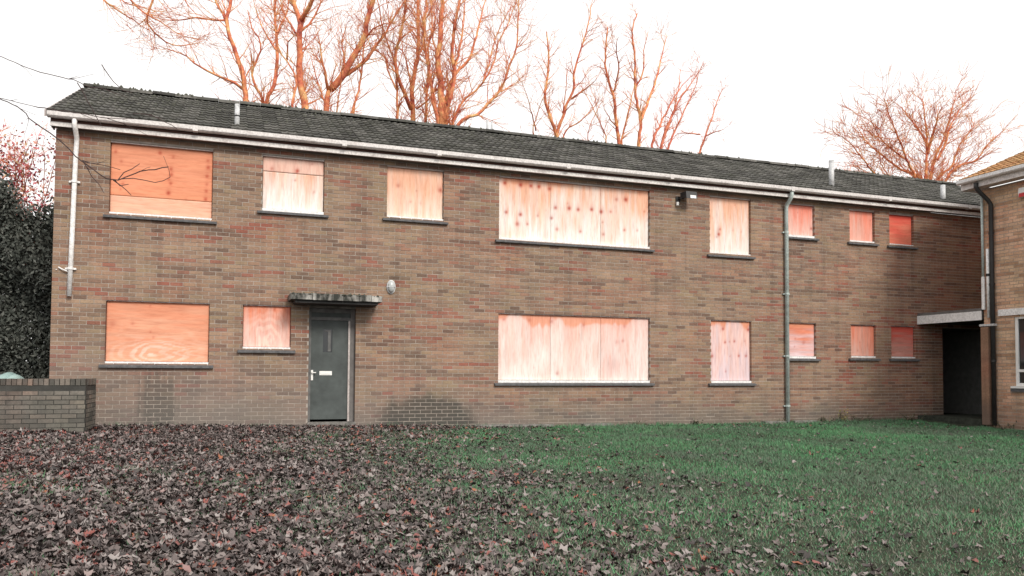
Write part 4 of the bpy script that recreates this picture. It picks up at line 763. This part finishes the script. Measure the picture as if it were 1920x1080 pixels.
# ------------------------------------------------------------------ trees
def spline(pts, step):
    P = [Vector(q) for q in pts]; out = []
    for i in range(len(P) - 1):
        p0, p1, p2, p3 = P[max(i - 1, 0)], P[i], P[i + 1], P[min(i + 2, len(P) - 1)]
        n = max(1, int((p2 - p1).length / step))
        for j in range(n):
            t = j / n
            out.append(.5 * ((2 * p1) + (p2 - p0) * t + (2 * p0 - 5 * p1 + 4 * p2 - p3) * t * t + (3 * p1 - p0 - 3 * p2 + p3) * t ** 3))
    out.append(P[-1]); return out
def twig(b, rs, start, d, length, r, level, up=.25, rmin=.004):
    n = max(3, int(length / .16)); P = [Vector(start)]; d = Vector(d).normalized()
    for i in range(n):
        d = (d + Vector((rs.gauss(0, .13), rs.gauss(0, .13), rs.gauss(0, .11) + up * .12))).normalized(); P.append(P[-1] + d * (length / n))
    R = [max(rmin, r * (1 - .8 * i / n)) for i in range(n + 1)]
    b.tube(P, R, 4 if r < .03 else 5, False, rs.random())
    if level > 0:
        for k_ in range(int(3 + length * 2.0)):
            i = rs.randrange(1, n + 1); t = (P[i] - P[i - 1]).normalized()
            side = Vector((rs.gauss(0, 1), rs.gauss(0, 1), rs.gauss(0, .6))); side = (side - t * side.dot(t)).normalized()
            a = rs.uniform(.35, .9); twig(b, rs, P[i], t * math.cos(a) + side * math.sin(a), length * rs.uniform(.25, .55), R[i] * .6, level - 1, up, rmin)
def tree(name, label, stems, seed, group, mat='bark', dens=1.0, tl=(.5, 1.8), level=1, trunk=True, rmin=.005, up=.3, trunk_r=1.25, taper_base=None):
    rs = random.Random(seed); base = stems[0][2][0]
    t = thing(name, label, 'tree', (base[0], base[1], float(gz(base[0], base[1]))), group)
    crown = MB(); tk = MB()
    fork = Vector((base[0], base[1], base[2] - 1.2))
    if trunk:
        r0 = max(s[0] for s in stems) * trunk_r + .05
        g = float(gz(base[0], base[1]))
        pts = [(base[0] + .15, base[1], g - .2), (base[0] + .12, base[1], g + .3), (base[0] + .05, base[1] + .05, g + (fork.z - g) * .5), tuple(fork)]
        tk.tube(spline(pts, .5), [r0 * (1.5 if q.z < g + .4 else 1.15 - .25 * min(1, (q.z - g) / (fork.z - g))) for q in spline(pts, .5)], 10, True)
        tk.build('trunk', 'bark_trunk', t, True)
    for r0, r1, pts in stems:
        pts = [Vector(q) for q in pts]
        if trunk and pts[0].z <= base[2] + .9 and abs(pts[0].x - base[0]) < 3.2 and pts[0].z < 11.2: pts = [fork + Vector((0, 0, -.2))] + pts
        P = spline(pts, .22); n = len(P)
        P = [q + Vector((rs.gauss(0, .012), rs.gauss(0, .02), 0)) for q in P]
        R = [1.0 * (r0 + (r1 * .55 - r0) * (i / (n - 1))) for i in range(n)]
        crown.tube(P, R, 7 if r0 > .06 else 5, True)
        L = sum((P[i + 1] - P[i]).length for i in range(n - 1))
        for k_ in range(int(L * 2.6 * dens)):
            i = rs.randrange(max(1, n // 8), n); tt = (P[i] - P[i - 1]).normalized()
            if P[i].z < base[2] - .2 and trunk: continue
            side = Vector((rs.gauss(0, 1), rs.gauss(0, 1), rs.gauss(0, .5))); side = (side - tt * side.dot(tt)).normalized()
            a = rs.uniform(.35, 1.0)
            twig(crown, rs, P[i], tt * math.cos(a) + side * math.sin(a), rs.uniform(*tl), min(.02, R[i] * .42), level, up, rmin)
    crown.build('crown', mat, t, True)
    return t
GRP = 'bare trees behind the long roof'
INFO = {'A': 'bare tree with drooping left boughs behind the roof above the upper left boarding', 'B': 'slim forked bare tree behind the roof, just right of the leftmost roof vent',
 'C': 'bare tree with tall straight thick trunk behind the roof, third from the left', 'D': 'bare tree with a thick stem leaning right behind the roof, fourth from the left',
 'E': 'many-stemmed orange bare tree behind the roof, left of the densest clump', 'F': 'densest bare tree with a dark forked base near the middle of the roof ridge',
 'G': 'spindly bare tree right of the dense clump, with one stem leaning right', 'H': 'thin upright bare tree behind the roof with crossing low branches',
 'I': 'slender forked bare tree behind the roof, its fork shaped like a Y', 'J': 'low fan of thin bare stems leaning right behind the roof', 'K': 'small wispy bare tree at the right end of the row behind the roof',
 'L': 'wide spreading bare tree beyond the right end of the roof'}
SET = {'A': dict(dens=2.2, tl=(.5, 1.6)), 'B': dict(dens=2.0), 'C': dict(dens=2.0), 'D': dict(dens=2.2), 'E': dict(dens=2.4), 'F': dict(dens=2.2), 'G': dict(dens=1.7, tl=(.4, 1.3)), 'H': dict(dens=1.8, tl=(.4, 1.2)), 'I': dict(dens=1.7, tl=(.4, 1.2)),
       'J': dict(dens=2.4, tl=(.3, 1.0), mat='bark_pink'), 'K': dict(dens=2.2, tl=(.3, .9), mat='bark_pink'), 'L': dict(dens=2.6, tl=(.7, 2.2), rmin=.009)}
for i, kx in enumerate('ABCDEFGHIJKL'):
    tree('bare_tree', INFO[kx], TREES[kx], 100 + i, GRP, **SET.get(kx, {}))
# bush tops just over the ridge
def bush(name, label, c_, r, seed, n, mat, group=None):
    rs = random.Random(seed); t = thing(name, label, 'bush', (c_[0], c_[1], .2), group); b = MB(); st = MB()
    for i in range(n):
        a = rs.uniform(0, 6.283); d = Vector((math.cos(a) * .5, math.sin(a) * .3, 1.0))
        base = Vector((c_[0] + rs.gauss(0, r * .25), c_[1] + rs.gauss(0, .3), .15))
        top = Vector((c_[0] + rs.gauss(0, r * .5), c_[1] + rs.gauss(0, .5), c_[2] - rs.random() * 1.5))
        mid = (base + top) / 2 + Vector((rs.gauss(0, .2), rs.gauss(0, .2), 0))
        st.tube([base, mid, top], [.03, .02, .012], 4, False)
        for k_ in range(5): twig(b, rs, mid.lerp(top, rs.uniform(.5, 1)), d, rs.uniform(.4, 1.1), .012, 1, .3, .006)
    st.build('stem', 'bark_trunk', t); b.build('crown', mat, t)
bush('bare_bush', 'low twiggy bush top peeping over the roof ridge at its right half', (27.0, 15.0, 10.6), 1.3, 61, 16, 'bark_pink')
bush('bare_bush', 'faint twiggy bush top just left of the tall roof vent', (32.8, 16.0, 11.9), 1.4, 62, 12, 'bark_pink')
# overhanging branch in the left foreground: its tree stands out of frame
ST = TREES['Z']
near = thing('bare_tree', 'dark thin branches reaching in from the left in front of the upper left boarding', 'tree', (-3.4, -4.6, .2))
rs = random.Random(77); b = MB()
tkp = spline([(-3.4, -4.6, 0), (-3.35, -4.6, 1.5), (-3.2, -4.7, 3.4), (-2.9, -4.8, 5.2)], .4); tk = MB(); tk.tube(tkp, [.2 - .1 * i / len(tkp) for i in range(len(tkp))], 10); tk.build('trunk', 'bark_trunk', near, True)
for i, (r0, r1, pts) in enumerate(ST):
    pts = [Vector(q) for q in pts]
    if pts[0].x < .1: pts = [Vector((-2.95, -4.78, 4.9 + .3 * (i > 3))), Vector((-2.0, -5.0, pts[0].z + .25))] + pts
    P = spline(pts, .07); n = len(P); P = [q + Vector((rs.gauss(0, .004), rs.gauss(0, .01), rs.gauss(0, .004))) for q in P]
    b.tube(P, [max(r1, (r0 * 2.5 if q.x < -1.3 else r0 * (.6 if q.x < .9 else 1)) * (1 - .5 * j / n)) for j, q in enumerate(P)], 5, False)
    for k_ in range(int(n * .22)):
        j = rs.randrange(1, n); t_ = (P[j] - P[j - 1]).normalized(); sd_ = Vector((rs.gauss(0, 1), rs.gauss(0, 1), rs.gauss(0, 1))); a = rs.uniform(.4, .9)
        if P[j].x < .6: continue
        twig(b, rs, P[j], t_ * math.cos(a) + sd_.normalized() * math.sin(a), rs.uniform(.06, .28), .0035, 0, 0, .0018)
b.build('crown', 'twig_dark', near)

# ------------------------------------------------------------------ evergreen hedge and red-leaved shrub left of the building
def leafcloud(n, fn, size, rs_seed):
    r = np.random.default_rng(rs_seed); P = fn(r, n); n = len(P)
    a = r.normal(size=(n, 3)); a /= np.linalg.norm(a, axis=1)[:, None]; q = r.normal(size=(n, 3)); q -= a * (q * a).sum(1)[:, None]; q /= np.linalg.norm(q, axis=1)[:, None]
    s = r.uniform(.6, 1.4, (n, 1)) * size
    V = np.stack([P - a * s, P + q * s * .45, P + a * s, P - q * s * .45], 1).reshape(-1, 3)
    return V, np.arange(4 * n), np.repeat(r.random(n), 4)
hd = thing('evergreen_hedge', 'tall dark evergreen hedge left of the brick building behind the garden wall', 'hedge', (-4, 5.2, .25))
def hedge_pts(r, n):
    x = r.uniform(-9, -.55, n); z = r.uniform(.02, 1, n) * (4.9 + .35 * np.sin(x * 2.1) + .25 * np.sin(x * 5.3) + r.normal(0, .18, n))
    y = 5.2 + .55 * np.sin(x * 3.1 + z * 2.3) * .5 + r.choice([-1, 1], n, p=[.6, .4]) * (1.0 - .35 * (z / 5) ** 2) * r.uniform(.55, 1.05, n) + .15 * np.sin(z * 4.1 + x * 2)
    return np.stack([x, y, z + .15], 1)
V, Fi, rr = leafcloud(160000, hedge_pts, .056, 5)
link('foliage', raw_mesh('foliage', V, Fi, 4, rr, 'evergreen'), hd)
rs = random.Random(4)
for i in range(9):
    b = MB(); x = -8.6 + i * .95; b.tube([(x, 5.25, .1), (x + rs.gauss(0, .1), 5.2, 2.2), (x + rs.gauss(0, .2), 5.25, 4.4)], [.07, .05, .02], 6); b.build('stem', 'twig_dark', hd)
rt = thing('red_leaved_shrub', 'straggly shrub with red autumn leaves rising above the dark hedge', 'shrub', (-2.3, 6.9, .25))
b = MB(); rs = random.Random(15); tips = []
for i in range(20):
    top = Vector((-2.3 + rs.gauss(0, .55), 6.9 + rs.gauss(0, .3), 6.1 + rs.random() * 1.1)); mid = Vector((-2.3 + rs.gauss(0, .3), 6.9 + rs.gauss(0, .15), 3.9))
    P = spline([(-2.3 + rs.gauss(0, .08), 6.9, .2), (-2.3 + rs.gauss(0, .15), 6.9, 2.0), mid, (mid + top) / 2 + Vector((rs.gauss(0, .12), 0, 0)), top], .25)
    b.tube(P, [.024 * (1 - .7 * j / len(P)) for j in range(len(P))], 5, False); tips.append(P)
b.build('stem', 'bark_trunk', rt)
b = MB()
for P in tips:
    for k_ in range(9): twig(b, rs, P[rs.randrange(len(P) // 2, len(P))], (rs.gauss(0, .7), rs.gauss(0, .5), .8), rs.uniform(.3, .8), .009, 1, .2, .004)
b.build('twigs', 'bark_pink', rt)
def shrub_pts(r, n):
    out = []
    for _ in range(n):
        P = tips[r.integers(len(tips))]; q = P[r.integers(int(len(P) * .52), len(P))]; out.append((q.x + r.normal(0, .2), q.y + r.normal(0, .2), q.z + r.normal(0, .18)))
    return np.array(out)
V, Fi, rr = leafcloud(4200, shrub_pts, .05, 6)
link('leaves', raw_mesh('leaves', V, Fi, 4, rr, 'red_leaf'), rt)

# ------------------------------------------------------------------ lawn and fallen leaves
r = np.random.default_rng(12)
def leaf_density(x, y):
    lo = 1 / (1 + np.exp((x - (4.7 + .8 * np.sin(y * 1.1 + .5 * x) + .4 * np.sin(y * 2.7 + x))) / 1.0))
    tail = .08 * np.clip((9.5 - x) / 5, 0, 1) * (.5 + np.sin(x * 2.3 + y) * np.sin(y * 2.9 - x * .7)).clip(0, 1.2)
    near = .2 * np.exp(-((y + 11.0) / 1.1) ** 2) * np.clip((8.5 - x) / 3, 0, 1)
    wallfoot = .8 * np.exp(-(y / .45) ** 2) * np.clip((10 - x) / 3, 0, 1)
    lo = lo * (1 - .62 * np.exp(-((y + 5.6 + .3 * x) / 1.3) ** 2) * np.clip((x + 1.5) / 3.5, 0, 1) * (.6 + .6 * np.sin(x * 3.1 + y * 2.2)).clip(0, 1))
    return np.clip(lo + tail + near + wallfoot + .028, 0, 1)
def blocked(x, y): return (y > -.02) & (x > -.05) | (x < .76) & (y > -1.12) | (x > XR - .15) & (y < YC + .05) | (x > 19.2) & (y > -1.9)
N = 470000
x = r.uniform(-7, 22, N); y = r.uniform(-14.2, 0.0, N)
# only where the camera's surroundings see ground
keep = (r.random(N) < leaf_density(x, y) ** 1.3) & ~blocked(x, y)
x, y = x[keep], y[keep]
depth = (x - CAM.x) * F_.x + (y - CAM.y) * F_.y; lat = (x - CAM.x) * R_.x + (y - CAM.y) * R_.y
k2 = (depth > 2.5) & (np.abs(lat) < depth * .75 + 1.5); x, y, depth, lat = x[k2], y[k2], depth[k2], lat[k2]
n = len(x); z = gz(x, y) + r.uniform(.008, .05, n) * np.clip(leaf_density(x, y), .4, 1)
size = r.uniform(.019, .046, n) * r.uniform(.8, 1.2, n)
# outline of a curled leaf, lobed, in its own frame
def leaf_shape(kind):
    if kind == 0: o = [(0, -1), (.62, -.45), (.45, -.05), (.78, .25), (.3, .42), (0, 1), (-.3, .42), (-.78, .25), (-.45, -.05), (-.62, -.45)]
    elif kind == 1: o = [(0, -1), (.42, -.55), (.55, .0), (.36, .55), (0, 1), (-.36, .55), (-.55, 0), (-.42, -.55)]
    else: o = [(0, -.9), (.8, -.5), (.5, -.1), (.95, .35), (.35, .35), (.1, 1), (-.4, .4), (-.9, .5), (-.55, -.1), (-.7, -.6)]
    return o
VV, FF, RR = [], [], []; off = 0; kinds = r.choice(3, n, p=[.22, .6, .18]); solo_leaf = []
vis = (depth > 4.6) & (np.abs(lat) < depth * .64)
solo = set(np.argsort(np.where(vis, depth, 999))[:300].tolist())
yaw = r.uniform(0, 6.283, n); tx = r.normal(0, .3, n); ty = r.normal(0, .3, n); curl = r.uniform(.3, 1.9, n); curl2 = r.normal(0, .4, n)
rv = np.clip(r.random(n) ** 1.0, 0, 1)
# deeper, drier and redder drifts
drift = (np.sin(x * .9 + 2) + np.sin(y * .8 - x * .5)) * .5
red = np.clip(drift + .35 * (y + 6) / 6 - .1 * (x - 1), 0, 1); rv = np.where(r.random(n) < .28 * red, r.uniform(.885, .965, n), rv)
rv = np.where((rv > .84) & (r.random(n) < .3), r.uniform(.3, .8, n), rv)
solo_mesh = {}
for kd in range(3):
    o = np.array(leaf_shape(kd)); m_ = len(o); sel = np.array([i for i in np.where(kinds == kd)[0] if i not in solo]); ns = len(sel)
    pu = np.concatenate([[0], o[:, 0]]); pv = np.concatenate([[0], o[:, 1]])
    U = pu[None] * size[sel, None]; W = pv[None] * size[sel, None]
    H = curl[sel, None] * (pu[None] ** 2) * size[sel, None] * .9 + curl2[sel, None] * (pv[None] ** 2) * size[sel, None]
    H = H + r.normal(0, .12, H.shape) * size[sel, None]
    H2 = H + U * np.sin(tx[sel, None]) + W * np.sin(ty[sel, None])
    cx, sx = np.cos(yaw[sel, None]), np.sin(yaw[sel, None])
    H2 = np.maximum(H2, -z[sel, None] + gz(x[sel], y[sel])[:, None] + .002)
    Vv = np.stack([x[sel, None] + U * cx - W * sx, y[sel, None] + U * sx + W * cx, z[sel, None] + H2], -1).reshape(-1, 3)
    tri = np.array([(0, 1 + i, 1 + (i + 1) % m_) for i in range(m_)]).reshape(-1)
    FF.append((np.arange(ns)[:, None] * (m_ + 1) + tri[None]).reshape(-1) + off); off += ns * (m_ + 1); VV.append(Vv); RR.append(np.repeat(rv[sel], m_ + 1))
litter = link('leaf_litter', raw_mesh('leaf_litter', np.concatenate(VV), np.concatenate(FF), 3, np.concatenate(RR), 'leaf'))
tag(litter, 'drift of brown, grey and reddish fallen leaves over the left of the lawn', 'leaves', kind='stuff')
lm = []
for q in range(24):
    o = leaf_shape((0, 1, 1, 1, 2, 1)[q % 6]); b = MB(); cu = random.uniform(.3, 1.9); c2 = random.gauss(0, .4)
    b.add([(0, 0, 0)] + [(a_, b_, cu * a_ * a_ * .9 + c2 * b_ * b_ + random.gauss(0, .12)) for a_, b_ in o], [(0, 1 + i, 1 + (i + 1) % len(o)) for i in range(len(o))], ((q * 7) % 24) / 23 * (.86 if q % 3 else 1))
    lm.append(b.mesh('leaf', 'leaf'))
for i in sorted(solo):
    link('leaf', lm[int(r.integers(24))], ground, (x[i], y[i], z[i] + .012), (tx[i], ty[i], yaw[i]), (size[i],) * 3)

# grass blades
N = 620000
x = r.uniform(-4, 23, N); y = -14 * r.random(N) ** .9
depth = (x - CAM.x) * F_.x + (y - CAM.y) * F_.y; lat = (x - CAM.x) * R_.x + (y - CAM.y) * R_.y
keep = ~blocked(x, y) & (depth > 3.2) & (np.abs(lat) < depth * .72 + 1) & (r.random(N) < np.clip(1.1 - .9 * leaf_density(x, y), .22, 1))
x, y = x[keep], y[keep]; n = len(x); z = gz(x, y)
patch = -.15 + .55 / (1 + np.exp(-(x - 7) / 2)) +  .25 * np.sin(x * 1.3 + np.sin(y * 1.7)) + .25 * np.sin(y * 1.9 + .8 * x)
h = r.uniform(.018, .046, n) * (.8 + .5 * patch); h *= np.where((y > -.25), 1.8, 1); a = r.uniform(0, 6.283, n); w = r.uniform(.004, .008, n); lean = r.normal(0, .55, (n, 2))
worn = .08 + .30 / (1 + np.exp((y + 7.2 + .5 * np.sin(x * 1.3)) / 1.0)) + .25 / (1 + np.exp((x - 6) / 1.2))
gr_rv = np.where(r.random(n) < worn, r.uniform(.89, 1, n), np.clip(r.random(n) * .66 + .2 * patch, 0, .86))
h *= 1 + .7 * (leaf_density(x, y) > .5)
clump = np.sin(x * 5.1 + 2 * np.sin(y * 3.3)) * np.sin(y * 4.7 + 1.5 * np.sin(x * 2.9)); h *= 1 + .8 * np.clip(clump - .45, 0, 1) * 2
lean = lean * (1 + .4 * np.clip(-clump, 0, 1))[:, None]
bx, by = np.cos(a) * w, np.sin(a) * w
V = np.stack([np.stack([x - bx, y - by, z - .005], -1), np.stack([x + bx, y + by, z - .005], -1), np.stack([x + lean[:, 0] * h, y + lean[:, 1] * h, z + h], -1)], 1).reshape(-1, 3)
grass = link('grass', raw_mesh('grass', V, np.arange(3 * n), 3, np.repeat(gr_rv, 3), 'grass'))
tag(grass, 'short green lawn grass, freshest towards the right', 'grass', kind='stuff')

# paving edge at the wall foot and weeds
b = MB()
for (xa, xb) in ((7.75, 8.7), (8.72, 9.5), (10.2, 10.9), (14.9, 15.5), (15.75, 16.4)):
    zz = float(gz((xa + xb) / 2, 0)); b.box((xa, -.16, zz - .1), (xb, -.012, zz + .055))
o = b.build('paving_edge', 'concrete'); tag(o, kind='structure')
def weed(label, x0, y0, hh, n, mat, seed, spread, leafy=True):
    rs = random.Random(seed); t = thing('weed', label, 'weed', (x0, y0, float(gz(x0, y0))), 'weeds at the wall foot'); b = MB(); lf_ = MB(); g = float(gz(x0, y0))
    for i in range(n):
        a = rs.uniform(0, 6.283); d = Vector((math.cos(a) * spread, math.sin(a) * spread * .5, 1)).normalized(); L = hh * rs.uniform(.5, 1.1)
        P = [Vector((x0 + rs.gauss(0, spread * .12), y0 + rs.gauss(0, .04), g - .02))]
        for k_ in range(4): d = (d + Vector((rs.gauss(0, .15), rs.gauss(0, .1), -.06))).normalized(); P.append(P[-1] + d * L / 4)
        b.tube(P, [.005, .0045, .004, .003, .002], 4, False, rs.random())
        if leafy:
            for q in P[1:]:
                for s_ in range(2):
                    v = Vector((rs.gauss(0, 1), rs.gauss(0, .7), rs.gauss(.2, .5))).normalized(); w_ = v.cross(Vector((0, 0, 1))).normalized() * .016; l_ = rs.uniform(.03, .07)
                    lf_.add([tuple(q), tuple(q + v * l_ * .5 + w_), tuple(q + v * l_), tuple(q + v * l_ * .5 - w_)], [(0, 1, 2, 3)], rs.random())
    b.build('stem', 'weed', t)
    if lf_.nv: lf_.build('leaves', mat, t)
weed('small yellowing weed against the wall right of the grey-green downpipe', 17.25, -.12, .34, 9, 'yellow_weed', 1, .5)
weed('dark straggly weed right of the yellowing one', 17.75, -.15, .28, 12, 'weed', 2, .9)
weed('dark low weed left of the yellowing one', 16.75, -.12, .2, 10, 'weed', 3, 1.0)
weed('tangle of dead stems in front of the passage step', 19.0, -.45, .3, 16, 'weed', 4, 1.1)
weed('dead weed at the foot of the neighbouring building', 19.6, -2.6, .3, 12, 'weed', 5, .9)
weed('sprig at the foot of the long grey-green downpipe', 15.45, -.12, .16, 7, 'weed', 6, .9)
weed('dark weed below the narrow ground-floor boarding', 13.1, -.1, .17, 9, 'weed', 7, 1.1)
weed('dark weed below the right end of the wide ground-floor boarding', 11.6, -.1, .15, 9, 'weed', 8, 1.1)
